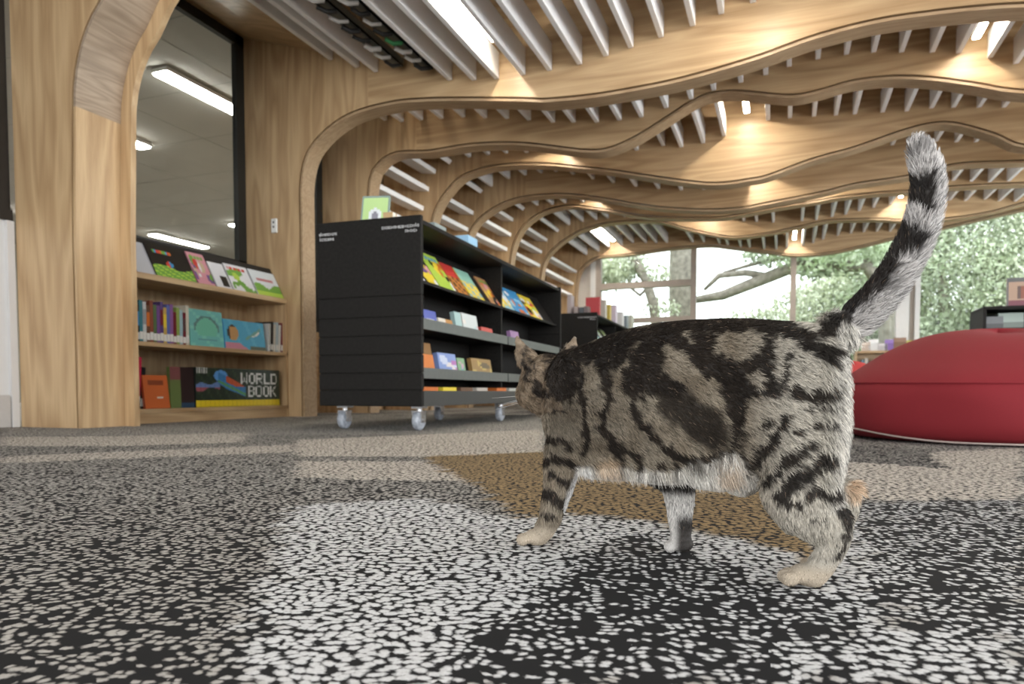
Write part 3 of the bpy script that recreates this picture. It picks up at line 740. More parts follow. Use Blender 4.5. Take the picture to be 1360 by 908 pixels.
# bottom shelf
ZL = ZS[0]+.0005
yA = onX(176,520,XF-.05).y
for k in range(3):
    c = [('teal',(.06,.22,.22)),('crimson',(.45,.02,.06)),('dark',K['dark'])][k]
    spine_book('%s spine leaning, %s from left on the lowest alcove shelf' % (c[0], ordn(k)), 'books at the left of the lowest alcove shelf', .03, [.34,.36,.29][k], .2, c[1], (XF-.06, yA+.012+.036*k, ZL), RZ, None, roll=.08)
def art_orange(u, v):
    if .70 < v < .86 and .2 < u < .8: return (.22,.05,.02)
    if .30 < v < .36 and .5 < u < .75: return (.6,.55,.5)
    return (.50,.115,.03)
yA, yB = onX(193,520,XF-.02).y, onX(226,520,XF-.02).y
book('picture_book', 'orange book standing face out on the lowest alcove shelf', 'books on the lowest alcove shelf', yB-yA, .235, .02, art_orange, (XF-.02, (yA+yB)/2, ZL), RZ, .12, nu=16, nv=20, edge=(.40,.07,.02))
spine_book('brown-red spine behind the orange book on the lowest alcove shelf', 'books on the lowest alcove shelf', .03, .29, .2, (.26,.07,.04), (XF-.10, yA-.01, ZL), RZ, None, roll=.12)
yA, yB = onX(226,510,XF-.02).y, onX(259,510,XF-.02).y
def art_darkgreen(u, v):
    if u < .45: return (.12,.16,.05) if v < .7 else (.18,.06,.06)
    return (.025,.012,.012) if v > .1 else (.02,.05,.10)
book('picture_book', 'dark green and black book left of the encyclopedia set', 'books on the lowest alcove shelf', yB-yA-.01, .30, .03, art_darkgreen, (XF-.02, (yA+yB)/2, ZL), RZ, .03, nu=14, nv=16)
# encyclopedia set: one picture and the title run across the spines
yA, yB = onX(260,510,XF-.02).y, onX(371,510,XF-.02).y
NV = 20; TT = (yB-yA)/NV
def set_art(U, v):
    if v < .17: return (.72,.55,.02) if v > .03 else (.45,.33,.02)
    if word(U, v, 'WORLD', .505, .90, .0158, .043) or word(U, v, 'BOOK', .59, .56, .0158, .043): return (.70,.70,.68)
    # bird: blue wing sweeping down, red and green body
    if abs(v-(.72-1.1*(U-.26))) < .17-.22*abs(U-.36) and .24 < U < .56:
        if U > .33 and v > .52 and abs(v-(.80-1.1*(U-.28))) < .10: return (.50,.09,.03)
        if abs(v-(.62-1.1*(U-.28))) < .035: return (.10,.30,.12)
        return (.04,.18,.42)
    if (U-.27)**2/.006+(v-.80)**2/.02 < 1: return (.10,.28,.60)
    if abs(v-.52-.3*(U-.1)) < .07+.04*math.sin(30*U) and U < .26: return (.12,.20,.42) if v > .5 else (.30,.08,.10)
    if U < .12 and v > .86: return (.45,.45,.42) if int(U*120) % 3 else (.02,.03,.02)
    return (.018,.028,.018) if (int(U*40)+int(v*9)) % 4 else (.03,.05,.025)
for k in range(NV):
    spine_book('encyclopedia volume, %s from left in the dark set with a bird picture' % ordn(k), 'encyclopedia set on the lowest alcove shelf', TT-.0012, .305, .2, (.015,.02,.018), (XF-.02, yA+TT*(k+.5), ZL), RZ, art=(lambda k: (lambda u, v: set_art((k+u)/NV, v)))(k), nv=40, name='encyclopedia_volume')
# ------------------------------------------------------------------ book trolleys
TW, TL, TH, TB = .66, 2.9, 1.19, .137
cn = onZ(559.5, 574, 0); 
def trolley_frame(corner, th):
    R = Matrix.Rotation(th, 3, 'Z')
    c = Vector((corner[0], corner[1], 0))+R @ Vector((-TW/2, TL/2, 0))
    return c
TH0 = math.radians(1.5)
c0 = trolley_frame((-1.865, 3.517), TH0)
def build_trolley():
    r = empty('book_trolley', c0, TH0)
    x0, x1, y0, y1 = -TW/2, TW/2, -TL/2, TL/2
    seams = [TB, .228, .324, .428, .532, .636, .752, TH]
    for s in (0, 1):
        m = MB(); ya = y0 if s == 0 else y1-.03
        m.box((x0+.004, ya+.006, TB+.002), (x1-.004, ya+.024, TH-.004))
        for a, b in zip(seams[:-1], seams[1:]): m.box((x0, ya, a+.003), (x1, ya+.03, b-.003), bev=.003)
        o = m.build('end_panel', M_BLACK, r)
        if s == 0: ep = o
    # small white lettering in the upper corners of the near end panel
    M_INK = plain('white_lettering', (.6,.6,.6), .6, var=.02)
    rr = random.Random(4)
    def line(xa, xb, z, h, name):
        m = MB(); x = xa
        while x < xb:
            wd = .006+.006*rr.random(); hh = h*(1 if rr.random() < .3 else .68)
            kind = rr.randrange(3); yq = y0-.0012
            if kind == 0: m.box((x, yq, z), (x+.0028, y0, z+hh)); m.box((x, yq, z+h*.3), (x+wd, y0, z+h*.3+.003))
            elif kind == 1: m.box((x, yq, z), (x+.0028, y0, z+h*.68)); m.box((x+wd-.0028, yq, z), (x+wd, y0, z+h*.68)); m.box((x, yq, z+h*.6), (x+wd, y0, z+h*.68))
            else: m.box((x, yq, z), (x+wd, y0, z+.003)); m.box((x, yq, z+h*.6), (x+wd, y0, z+h*.7)); m.box((x, yq, z), (x+.0028, y0, z+h*.7))
            x += wd+.0035
        m.build(name, M_INK, ep)
    line(x0+.012, x0+.125, 1.112, .021, 'lettering'); line(x0+.016, x0+.11, 1.084, .021, 'lettering')
    line(x1-.24, x1-.02, 1.122, .021, 'lettering'); line(x1-.095, x1-.02, 1.096, .021, 'lettering')
    m = MB(); m.box((x0+.01, y0+.03, TH-.045), (x1-.01, y1-.03, TH-.02), bev=.003); m.build('top_panel', M_BLACK, r)
    m = MB(); m.box((-.012, y0+.03, TB+.09), (.012, y1-.03, TH-.046)); m.build('back_panel', M_BLACK, r)
    m = MB(); m.box((x0+.01, -.012, TB+.09), (-.0125, .012, TH-.046)); m.build('divider', M_BLACK, r)
    m = MB(); m.box((.0125, -.012, TB+.09), (x1-.06, .012, TH-.046)); m.build('divider', M_BLACK, r)
    m = MB(); m.box((x0+.01, y0+.03, TB), (x1-.01, y1-.03, TB+.088), bev=.003); m.build('base_plinth', plain('dark_grey_plinth', (.035,.037,.037), .4), r)
    for sx in (1, -1):
        for (ya, yb) in ((y0+.032, -.013), (.013, y1-.032)):
            for z in (.30, .575):
                m = MB(); 
                xs = sorted((sx*.0135, sx*(x1-.02))); m.box((xs[0], ya, z), (xs[1], yb, z+.012))
                o = m.build('shelf', M_BLACK, r)
                xs = sorted((sx*(x1-.020), sx*(x1-.008))); m = MB(); m.box((xs[0], ya, z-.006), (xs[1], yb, z+.055), bev=.002); m.build('shelf_lip', M_GREY, o)
            # sloping display shelf
            m = MB()
            P = [(sx*(x1-.06), .83), (sx*(x1-.04), .83), (sx*(x1-.04), .845), (sx*(x1-.058), .845), (sx*.10, 1.09), (sx*.08, 1.09)]
            if sx < 0: P = P[::-1]
            m.poly_extrude(P, ya, yb); m.build('display_shelf', M_BLACK, r)
    for (x, y) in ((-TW/2+.09, y0+.13), (TW/2-.07, y0+.11), (TW/2-.07, 0), (-TW/2+.09, 0), (TW/2-.07, y1-.13), (-TW/2+.09, y1-.13)):
        m = MB(); m.box((x-.035, y-.035, TB-.012), (x+.035, y+.035, TB)); m.tube([(x, y, TB-.012), (x, y, TB-.03)], .016, 10)
        m.box((x-.030, y-.035, .045), (x-.024, y+.02, TB-.028)); m.box((x+.024, y-.035, .045), (x+.030, y+.02, TB-.028)); m.box((x-.03, y-.035, TB-.034), (x+.03, y+.03, TB-.026))
        cst = m.build('caster', M_CHROME, r)
        m = MB()
        Mx = Matrix.Translation((x, y-.01, .056)) @ Matrix.Rotation(math.pi/2, 4, 'Y')
        prof = [(.018,-.022),(.046,-.021),(.054,-.014),(.056,0),(.054,.014),(.046,.021),(.018,.022)]
        m.lathe(prof, 24, Mx); m.build('wheel', M_CLEAR, cst, smooth=False)
        m = MB(); m.tube([(x-.034, y-.01, .056), (x+.034, y-.01, .056)], .010, 10); m.build('axle', M_CHROME, cst)
    return r
tr = build_trolley()
tag(tr, 'long black book trolley on casters in front of the alcove, left of the cat', 'trolley', 'black book trolleys')
tr2 = copy_tree(tr)
c2 = trolley_frame((-2.13, 8.55), TH0); tr2.location = c2
tag(tr2, 'black book trolley standing farther back, behind the first trolley and the cat', 'trolley', 'black book trolleys')
RT = Matrix.Rotation(TH0, 3, 'Z')
def tloc(c, x, y, z): return c+RT @ Vector((x, y, z))
def tpy(c, px, py, x):
    """local y on the trolley's side plane at local x for a photo column"""
    n = RT @ Vector((1, 0, 0)); q = on_plane(px, py, n, n.dot(c+n*x)); return (RT.transposed() @ (q-c)).y
TRZ = TH0+math.pi/2
DL = math.atan2(TW/2-.058-.10, .245)
pal = [K['blue'],K['yel'],K['orange'],K['red'],K['green'],K['white'],K['lime'],K['purple'],K['sky'],K['pink'],K['dark']]
disp = [
 (561,584,.30,art_patches(21,[K['yel'],K['dark'],K['purple'],K['pink'],K['white'],K['green']],n=14,title=K['green']),'yellow comic with dark figures, first on the sloping trolley shelf'),
 (585,607,.30,art_patches(22,[K['lime'],K['yel'],K['white'],K['orange'],K['dark'],K['lime']],n=11,title=K['blue']),'lime green comic, second on the sloping trolley shelf'),
 (608,625,.27,lambda u,v: K['red'] if v > .55 else ((.55,.22,.05) if (int(u*7)+int(v*9))%3 else K['dark']),'red comic, third on the sloping trolley shelf'),
 (626,645,.27,lambda u,v: (.28,.52,.42) if v > .55 else (K['yel'] if (int(u*6)+int(v*8))%3 else (.3,.45,.5)),'mint and yellow comic, fourth on the sloping trolley shelf'),
 (653,668,.27,art_patches(25,[(.42,.22,.10),K['yel'],K['pink'],K['orange'],K['dark']],n=13,title=K['green']),'brown and orange comic in the far bay, fifth on the sloping trolley shelf'),
 (669,685,.27,art_patches(26,[K['sky'],K['yel'],K['orange'],K['dark'],K['white']],n=13,title=K['white']),'sky blue and orange comic, sixth on the sloping trolley shelf'),
 (686,705,.27,art_patches(27,[K['blue'],K['sky'],K['white'],K['sky'],K['orange']],n=9),'blue comic, seventh on the sloping trolley shelf'),
 (706,722,.26,art_patches(28,[K['yel'],K['lime'],K['red'],K['white'],K['dark']],n=12),'yellow and red comic at the far end of the sloping trolley shelf'),
]
for (pa, pb, H, art, lab) in disp:
    xl = TW/2-.056
    ya = tpy(c0, pa, 385, xl); yb = tpy(c0, pb, 400, xl)
    book('comic_book', lab, 'comics on the sloping trolley shelf', yb-ya-.006, H*.88, .012, art, tloc(c0, xl-.004, (ya+yb)/2, .8475), TRZ, DL-.02, nu=16, nv=20)
low = [
 (565,582,.5875,.10,lambda u,v: (.72,.72,.75) if .3<v<.5 and .2<u<.85 else (.09,.12,.42),'royal blue book on the upper grey-lipped trolley shelf'),
 (584,603,.5875,.07,lambda u,v: (.65,.6,.52) if u<.5 else (.45,.22,.06),'low cream and orange book on the upper trolley shelf'),
 (607,616,.5875,.135,lambda u,v: (.35,.5,.5),'thin pale teal book on the upper trolley shelf'),
 (617,637,.5875,.14,art_patches(31,[(.55,.60,.60),(.65,.62,.58),(.4,.55,.58),(.6,.4,.4)],n=8),'pale blue and white book on the upper trolley shelf'),
 (641,656,.5875,.075,lambda u,v: (.5,.07,.06),'low red book on the upper trolley shelf'),
 (680,691,.5875,.10,lambda u,v: (.30,.17,.34),'lilac book in the far bay of the upper trolley shelf'),
 (564,579,.3125,.12,lambda u,v: (.58,.17,.03) if v>.12 else (.6,.5,.4),'orange book on the lower grey-lipped trolley shelf'),
 (585,609,.3125,.14,art_patches(33,[(.20,.28,.55),(.5,.55,.7),(.4,.15,.4),(.65,.6,.6)],n=8),'blue and lilac book on the lower trolley shelf'),
 (610,620,.3125,.12,art_patches(34,[(.2,.35,.2),(.5,.3,.4),(.1,.3,.35)],n=6),'small green book beside the blue one on the lower trolley shelf'),
 (629,655,.3125,.13,art_patches(35,[(.28,.17,.06),(.10,.07,.04),(.45,.33,.1)],n=9),'brown patterned book on the lower trolley shelf'),
 (566,578,.3125,.20,lambda u,v: (.30,.15,.05),'tall brown book behind the orange book on the lower trolley shelf'),
]
for k, (pa, pb, z, H, art, lab) in enumerate(low):
    xl = TW/2-.045-(.08 if k == 10 else 0)
    ya = tpy(c0, pa, 420, xl); yb = tpy(c0, pb, 420, xl)
    book('book', lab, 'books on the lower trolley shelves', yb-ya-.004, H, .03, art, tloc(c0, xl, (ya+yb)/2, z+.0005), TRZ, .18, nu=10, nv=10)
for k in range(7):
    c = [K['orange'],K['yel'],K['brown'],(.5,.45,.4),K['orange'],(.5,.5,.45),K['tan']][k]
    book('book', ['orange','yellow','brown','cream','tan-orange','white','tan'][k]+' book lying on the trolley base, just above the plinth', 'books on the trolley base', .20, .022, .17, (lambda c: (lambda u, v: c))(c), tloc(c0, TW/2-.05, -TL/2+.22+.27*k+(.12 if k > 3 else 0), TB+.0885), TRZ, 0, nu=3, nv=2)
# things on top of the trolley
q = on_plane(496, 290, RT @ Vector((0, 1, 0)), (RT @ Vector((0, 1, 0))).dot(tloc(c0, 0, -1.22, 0)))
def art_green(u, v):
    if (u-.5)**2/.05+(v-.42)**2/.05 < 1: return (.62,.66,.7) if (u-.5)**2/.012+(v-.42)**2/.02 > 1 else (.2,.2,.25)
    if u < .06 or u > .94 or v > .95: return (.18,.26,.24)
    return (.40,.58,.24)
ztop = TH-.0195
gb = book('picture_book', 'pale green picture book propped up on top of the trolley', 'books on top of the trolley', .17, .235, .02, art_green, Vector((q.x, q.y, ztop)), TH0+.25, .30, nu=18, nv=18)
for (px, pz, yl, wd, hh, c, lab) in ((527,288,-1.33,.10,.045,(.05,.20,.15),'dark green book lying on the trolley behind the green picture book'), (515,288,-1.36,.05,.07,(.55,.38,.2),'small tan book on the trolley beside the green picture book'), (628,326,.45,.10,.06,(.30,.52,.72),'light blue book lying on the trolley top'), (585,306,-.1,.10,.03,(.25,.30,.30),'grey-green book lying flat near the trolley front edge')):
    n = RT @ Vector((0, 1, 0)); q = on_plane(px, pz, n, n.dot(tloc(c0, 0, yl, 0))); l = RT.transposed() @ (q-c0)
    xx = max(-TW/2+.12, min(TW/2-.06, l.x))
    if px > 580: xx = TW/2-.03; yl = tpy(c0, px, pz, xx)
    book('book', lab, 'books on top of the trolley', .16 if wd > .06 else .06, hh, wd, (lambda c: (lambda u, v: c))(c), tloc(c0, xx, yl, ztop), TRZ if px > 580 else TH0, 0, nu=4, nv=3)
# books standing on the farther trolley
zt2 = ztop
far = [(757,30,.25,(.35,.3,.3),'grey-brown'),(766,24,.10,(.30,.25,.24),'low brown'),(773,24,.09,(.08,.09,.10),'low black'),(779,24,.10,(.15,.12,.12),'low dark')]
for k, (px, w_, h, c, cn_) in enumerate(far):
    n = RT @ Vector((0, 1, 0)); q = on_plane(px, 410, n, n.dot(tloc(c2, 0, -TL/2+.1, 0))); l = RT.transposed() @ (q-c2)
    spine_book('%s book, %s from left on the near end of the farther trolley' % (cn_, ordn(k)), 'books on the farther trolley', .05, h, .15, c, tloc(c2, l.x, -TL/2+.06, zt2), TH0, None, tagc=None)
far = [(795,.24,(.42,.03,.035),'red'),(803,.25,(.55,.52,.45),'cream'),(809,.22,(.55,.42,.08),'yellow'),(817,.26,(.60,.52,.62),'pale lilac'),(826,.22,(.62,.62,.62),'white'),(832,.20,(.18,.22,.25),'dark blue'),(839,.25,(.50,.52,.44),'pale green')]
for k, (px, h, c, cn_) in enumerate(far):
    n = RT @ Vector((1, 0, 0)); q = on_plane(px, 412, n, n.dot(tloc(c2, TW/2-.08, 0, 0))); l = RT.transposed() @ (q-c2)
    spine_book('%s book, %s in the row along the top of the farther trolley' % (cn_, ordn(k)), 'row of books along the farther trolley', .07+.02*k, h*1.05, .18, c, tloc(c2, TW/2-.06, l.y, zt2), TRZ, None, tagc=None)
far = [(794,.2,(.45,.15,.2),'pink'),(799,.2,(.2,.35,.4),'blue'),(805,.18,(.55,.58,.5),'pale'),(813,.16,(.25,.3,.15),'green'),(820,.15,(.5,.5,.3),'yellow-green')]
for k, (px, h, c, cn_) in enumerate(far):
    xl = TW/2-.056
    yl = tpy(c2, px, 440, xl)
    book('comic_book', '%s cover, %s on the sloping shelf of the farther trolley' % (cn_, ordn(k)), 'covers on the farther trolley', .17, .26, .012, art_patches(50+k, [c, K['white'], K['sky'], K['lime']], n=6), tloc(c2, xl-.004, yl, .8475), TRZ, DL-.02, nu=8, nv=10)
# wall control on the second rib
q = onY(365.5, 300, RIB_Y[1])
r = empty('wall_control', (q.x, RIB_Y[1]-.011, q.z)); tag(r, 'small white wall control with two dark buttons on the plywood column', 'wall control')
m = MB(); m.box((-.028, -.010, -.062), (.028, .011, .062), bev=.004); m.build('case', M_PLASTIC, r)
for z in (.028, -.012):
    m = MB(); m.box((-.008, -.014, z-.009), (.008, -.0101, z+.009), bev=.002); m.build('button', plain('grey_button', (.08,.08,.085), .4), r)
# ================================================================== BEANBAGS, FAR FURNITURE, GARDEN
def fabric(name, col):
    m, nt, p = new_mat(name)
    tc = nt.nodes.new('ShaderNodeTexCoord'); n = nt.nodes.new('ShaderNodeTexNoise'); n.inputs['Scale'].default_value = 350; n.inputs['Detail'].default_value = 2
    nt.links.new(tc.outputs['Object'], n.inputs['Vector'])
    r = nt.nodes.new('ShaderNodeValToRGB'); r.color_ramp.elements[0].color = [c*.86 for c in col]+[1]; r.color_ramp.elements[1].color = [min(1,c*1.12) for c in col]+[1]
    nt.links.new(n.outputs['Fac'], r.inputs['Fac']); nt.links.new(r.outputs['Color'], p.inputs['Base Color'])
    p.inputs['Roughness'].default_value = .85; p.inputs['Sheen Weight'].default_value = .0
    b = nt.nodes.new('ShaderNodeBump'); b.inputs['Strength'].default_value = .12; b.inputs['Distance'].default_value = .002
    nt.links.new(n.outputs['Fac'], b.inputs['Height']); nt.links.new(b.outputs['Normal'], p.inputs['Normal'])
    return m
M_RED = fabric('red_canvas', (.215,.010,.017)); M_RED2 = fabric('bright_red_canvas', (.42,.030,.030))
def beanbag(name, cx, cy, R, H, mat, label, cord=True, seed=0, lift=0.0):
    r0 = random.Random(seed)
    prof = [(.0,.0),(.55,.0),(.80,.004),(.93,.03),(.985,.12),(1.0,.25),(.995,.40),(.965,.51),(.90,.60),(.80,.695),(.68,.80),(.55,.885),(.42,.945),(.28,.98),(.13,.996),(.0,1.0)]
    prof = catmull([(a, b) for a, b in prof], .04)
    n = 72; vs = []; fs = []
    for i, (pr, pz) in enumerate(prof):
        for k in range(n):
            a = 2*math.pi*k/n
            wob = 1+.018*math.sin(2*a+.6)+.014*math.sin(3*a+1.1)+.008*math.sin(7*a+pz*5)*(1-abs(pz-.4))
            sag = 1+.03*math.sin(a*2+1.3)*pz
            cr = .006*math.sin(11*a+9*pz)*math.exp(-((pz-.5)/.25)**2)*(1 if 1.5 < (a % (2*math.pi)) < 6 else .4)
            vs.append((R*(pr*wob+cr*(pr > .3)), a, H*pz*sag))
    P = [(x*math.cos(a), x*math.sin(a), z) for x, a, z in vs]
    for i in range(len(prof)-1):
        for k in range(n): fs.append((i*n+k, i*n+(k+1) % n, (i+1)*n+(k+1) % n, (i+1)*n+k))
    m = MB(); m.add(P, fs); o = m.build(name, mat, smooth=True); o.location = (cx, cy, lift)
    tag(o, label, 'beanbag')
    # seam piping around the shoulder
    j = int(np.argmin([abs(b-.53)+(0 if a > .6 else 9) for a, b in prof]))
    ring = [Vector(P[j*n+k % n])*1.003 for k in range(n+1)]
    mm = MB(); mm.tube(ring, .0045, 6, caps=False); s = mm.build('seam', mat, o, smooth=True)
    if cord:
        pts = []
        for k in range(n+1):
            a = 2*math.pi*k/n; wob = 1+.018*math.sin(2*a+.6)+.014*math.sin(3*a+1.1)
            zz = .012+.045*max(0, math.sin(a*1.5+2.9))**2
            t = min(1, zz/.06)
            pts.append(Vector((R*(.965+.035*t)*wob*math.cos(a), R*(.965+.035*t)*wob*math.sin(a), zz)))
        mm = MB(); mm.tube(pts, .004, 6, caps=False); mm.build('cord', plain('pale_cord', (.45,.36,.33), .7), o, smooth=True)['label'] = 'pale cord along the foot of the beanbag'
    return o
g = onZ(1290, 592)                       # where its front touches the carpet
fw = Vector((ray(1290, 592).x, ray(1290, 592).y, 0)).normalized()
bc = g+fw*.60+Vector((RC[0][0], RC[1][0], 0))*.11
beanbag('beanbag', bc.x, bc.y, .70, .505, M_RED, 'large dark red beanbag on the carpet at the right edge', True, 1)
q = onZ(1112, 556); beanbag('beanbag', q.x+.0, q.y+.15, .46, .47, M_RED2, 'bright red beanbag mostly hidden behind the cat rump', False, 2)

# low wooden bookcase under the right garden window
yb = YE-.45
A = onY(1136, 466, yb); B = onY(1330, 466, yb); zt = A.z
r = empty('low_bookcase', ((A.x+B.x)/2, yb, 0)); tag(r, 'low wooden bookcase under the garden window behind the red beanbags', 'bookcase')
hw = (B.x-A.x)/2
def rp(mb, name, mat): return mb.build(name, mat, r)
m = MB(); m.box((-hw, 0, zt-.04), (hw, .35, zt), bev=.003); rp(m, 'top', M_PLYH)
for z in (.08, .5):
    m = MB(); m.box((-hw+.02, .01, z), (hw-.02, .34, z+.025)); rp(m, 'shelf', M_PLYH)
for k in range(4):
    x = -hw+k*(2*hw-.025)/3
    m = MB(); m.box((x, 0, 0), (x+.025, .34, zt-.041)); rp(m, 'upright', M_PLYV)
m = MB(); m.box((-hw, .341, 0), (hw, .35, zt-.041)); rp(m, 'back_panel', M_PLYH)
items = [(1150,.14,.16,(.55,.45,.38),'cream'),(1160,.16,.20,(.72,.72,.72),'white'),(1172,.16,.13,(.50,.48,.50),'pale grey'),(1181,.14,.19,(.22,.12,.40),'purple'),(1195,.20,.22,(.22,.12,.07),'brown'),(1211,.16,.17,(.38,.36,.06),'olive yellow'),(1226,.16,.15,(.6,.5,.2),'yellow')]
for k, (px, w_, h, c, cn_) in enumerate(items):
    q = onY(px, 466, yb+.08)
    book('book', '%s book standing on the low wooden bookcase' % cn_, 'books on the low wooden bookcase', w_, h, .03, (lambda c: (lambda u, v: c if v < .7 else tuple(min(1, x*1.3+.05) for x in c)))(c), (q.x, yb+.08, zt+.0005), 0, .08, nu=5, nv=6)
for k in range(22):
    c = [(.3,.05,.05),(.1,.2,.25),(.5,.45,.4),(.1,.1,.12),(.2,.3,.15),(.55,.5,.45)][k % 6]
    spine_book('%s spine, %s from left inside the low wooden bookcase' % (['dark red','blue','cream','black','green','pale'][k % 6], ordn(k)), 'spines inside the low wooden bookcase', .05, .22+.03*(k % 3), .2, c, ((A.x+B.x)/2-hw+.07+.056*k+(.03 if k > 10 else 0), yb+.04, .5255), 0, None)

# black display unit at the right edge
Yu = 7.0
A = onY(1306, 407, Yu); x0 = A.x; zt = A.z
r = empty('display_unit', (x0+.6, Yu, 0)); tag(r, 'black display unit behind the beanbag at the right edge', 'display unit')
m = MB(); m.box((-.6, 0, zt-.025), (.6, .45, zt), bev=.003); m.build('top', M_BLACK, r)
for x in (-.6, -.012, .575):
    m = MB(); m.box((x, 0, .08), (x+.025, .45, zt-.026)); m.build('side_panel', M_BLACK, r)
for z in (.10, .45, zt-.20):
    m = MB(); m.box((-.574, .005, z), (-.013, .44, z+.02)); m.build('shelf', M_BLACK, r)
    m = MB(); m.box((.014, .005, z), (.574, .44, z+.02)); m.build('shelf', M_BLACK, r)
m = MB(); m.box((-.6, .441, .08), (.6, .45, zt-.026)); m.build('back_panel', M_BLACK, r)
for (x, y) in ((-.55,.05),(.55,.05),(-.55,.4),(.55,.4)):
    m = MB(); m.tube([(x, y, 0), (x, y, .08)], .025, 12); m.build('foot', M_CHROME, r)
for k, (px, w_, h, c, lab) in enumerate([(1318,.16,.10,(.16,.17,.18),'dark grey book inside the black display unit'),(1345,.18,.13,(.35,.42,.38),'pale green book inside the black display unit'),(1336,.10,.08,(.06,.10,.10),'dark teal book inside the black display unit')]):
    q = onY(px, 425, Yu+.08)
    book('book', lab, 'books in the black display unit', w_, h, .03, (lambda c: (lambda u, v: c if (v > .3) else tuple(x*.5 for x in c)))(c), (q.x, Yu+.08+.04*k, zt-.1795), 0, .1, nu=5, nv=5)
def art_room(u, v):
    if v > .86 or u < .05: return (.10,.10,.10)
    if abs(u-.5) < .2 and .25 < v < .72: return (.22,.07,.04) if abs(u-.5) < .12 else (.10,.06,.05)
    if v < .2: return (.16,.04,.06)
    return (.36,.24,.17)
q = onY(1337, 406, Yu+.06); q2 = onY(1384, 406, Yu+.06)
book('picture_book', 'brown picture book standing on the black display unit at the right edge', 'books on the black display unit', q2.x-q.x, .235, .02, art_room, ((q.x+q2.x)/2, Yu+.06, zt+.0005), 0, .06, nu=20, nv=20)

# ------------------------------------------------------------------ garden beyond the windows
m = MB(); m.box((-30, YE+.2, -.35), (45, 70, -.3)); struct(m.build('ground_garden', plain('garden_lawn', (.16,.24,.07), .95, var=.3, scale=4)))
def leaf_mat(name, c):
    m, nt, p = new_mat(name)
    tc = nt.nodes.new('ShaderNodeTexCoord'); n = nt.nodes.new('ShaderNodeTexNoise'); n.inputs['Scale'].default_value = .9; n.inputs['Detail'].default_value = 6
    nt.links.new(tc.outputs['Object'], n.inputs['Vector'])
    r = nt.nodes.new('ShaderNodeValToRGB'); r.color_ramp.elements[0].position = .3; r.color_ramp.elements[1].position = .7
    r.color_ramp.elements[0].color = [x*.45 for x in c]+[1]; r.color_ramp.elements[1].color = [min(1, x*1.35) for x in c]+[1]
    nt.links.new(n.outputs['Fac'], r.inputs['Fac']); nt.links.new(r.outputs['Color'], p.inputs['Base Color']); p.inputs['Roughness'].default_value = .6
    return m
LEAF = [leaf_mat('leaf_pale', (.70,.75,.58)), leaf_mat('leaf_mid', (.58,.66,.48)), leaf_mat('leaf_olive', (.68,.72,.56))]
def leaves(blobs, n, size, seed):
    r = np.random.default_rng(seed); tot = sum(b[3]*b[4]*b[5] for b in blobs); V = []; Fc = []
    for (x, y, z, rx, ry, rz) in blobs:
        k = max(30, int(n*rx*ry*rz/tot))
        d = r.normal(size=(k, 3)); d /= np.linalg.norm(d, axis=1, keepdims=True)
        d *= r.uniform(.55, 1.0, (k, 1))**.5
        c = np.array([x, y, z])+d*[rx, ry, rz]+r.normal(0, .08, (k, 3))
        a = r.normal(size=(k, 3)); a /= np.linalg.norm(a, axis=1, keepdims=True)
        b = np.cross(a, r.normal(size=(k, 3))); b /= np.linalg.norm(b, axis=1, keepdims=True)
        s = size*r.uniform(.6, 1.3, (k, 1))
        base = len(V)*1
        q = np.stack([c-a*s, c+b*s*.45, c+a*s, c-b*s*.45], 1)
        st = sum(len(v) for v in V)
        V.append(q.reshape(-1, 3)); Fc.append(st+np.arange(4*k).reshape(k, 4))
    return np.concatenate(V), np.concatenate(Fc)
def tree(name, label, base, trunk, blobs, n, size, seed, mat, group=None, cat='tree'):
    r = empty(name, base); tag(r, label, cat, group)
    for k, (pts, rad) in enumerate(trunk):
        m = MB(); m.tube([Vector(p)-Vector(base) for p in pts], rad, 10); m.build('trunk' if k == 0 else 'branch', M_BARK, r, smooth=True)
    if blobs:
        V, Fc = leaves([(b[0]-base[0], b[1]-base[1], b[2]-base[2], *b[3:]) for b in blobs], n, size, seed)
        me = bpy.data.meshes.new('foliage'); me.from_pydata(V.tolist(), [], Fc.tolist()); me.materials.append(mat)
        o = bpy.data.objects.new('foliage', me); COL.objects.link(o); o.parent = r
    return r
def G(px, py, Y): 
    q = onY(px, py, Y); return (q.x, q.y, q.z)
# big spreading tree: broad trunk left of the second mullion, long limb reaching right
Yt = 19.0
b0 = G(905, 520, Yt); b0 = (b0[0], Yt, -.31)
tree('spreading_tree', 'large tree with a thick pale trunk beside the left window mullion', b0,
 [([b0, G(907, 420, Yt), G(905, 370, Yt), G(907, 320, Yt), G(900, 270, Yt)], [.36,.34,.33,.32,.3])],
 [(*G(880,300,Yt), 1.0,.8,.35)], 500, .12, 3, LEAF[1])
b1 = (G(1178, 520, 18.4)[0], 18.4, -.31)
tree('leaning_tree', 'tree with a long bare limb crossing the middle window', b1,
 [([b1, G(1178, 440, 18.4), G(1176, 385, 18.4), G(1150, 352, 18.4), G(1060, 352, 18.4), G(1010, 372, 18.4), G(960, 392, 18.4), G(925, 398, 18.4)], [.2,.18,.17,.16,.15,.14,.12,.09]),
  ([G(1025, 368, 18.4), G(990, 362, 18.4), G(955, 366, 18.4), G(935, 385, 18.4)], [.09,.08,.07,.04]),
  ([G(1085, 350, 18.4), G(1050, 340, 18.4), G(1010, 348, 18.4), G(960, 362, 18.4)], [.07,.06,.05,.03])],
 [(*G(1040,335,18.2), .9,.6,.28), (*G(1085,348,18.4), .6,.6,.35), (*G(1120,330,18.5), 1.0,.8,.5)], 3500, .08, 4, LEAF[1])
b2 = (G(872, 500, 17.5)[0], 17.5, -.31)
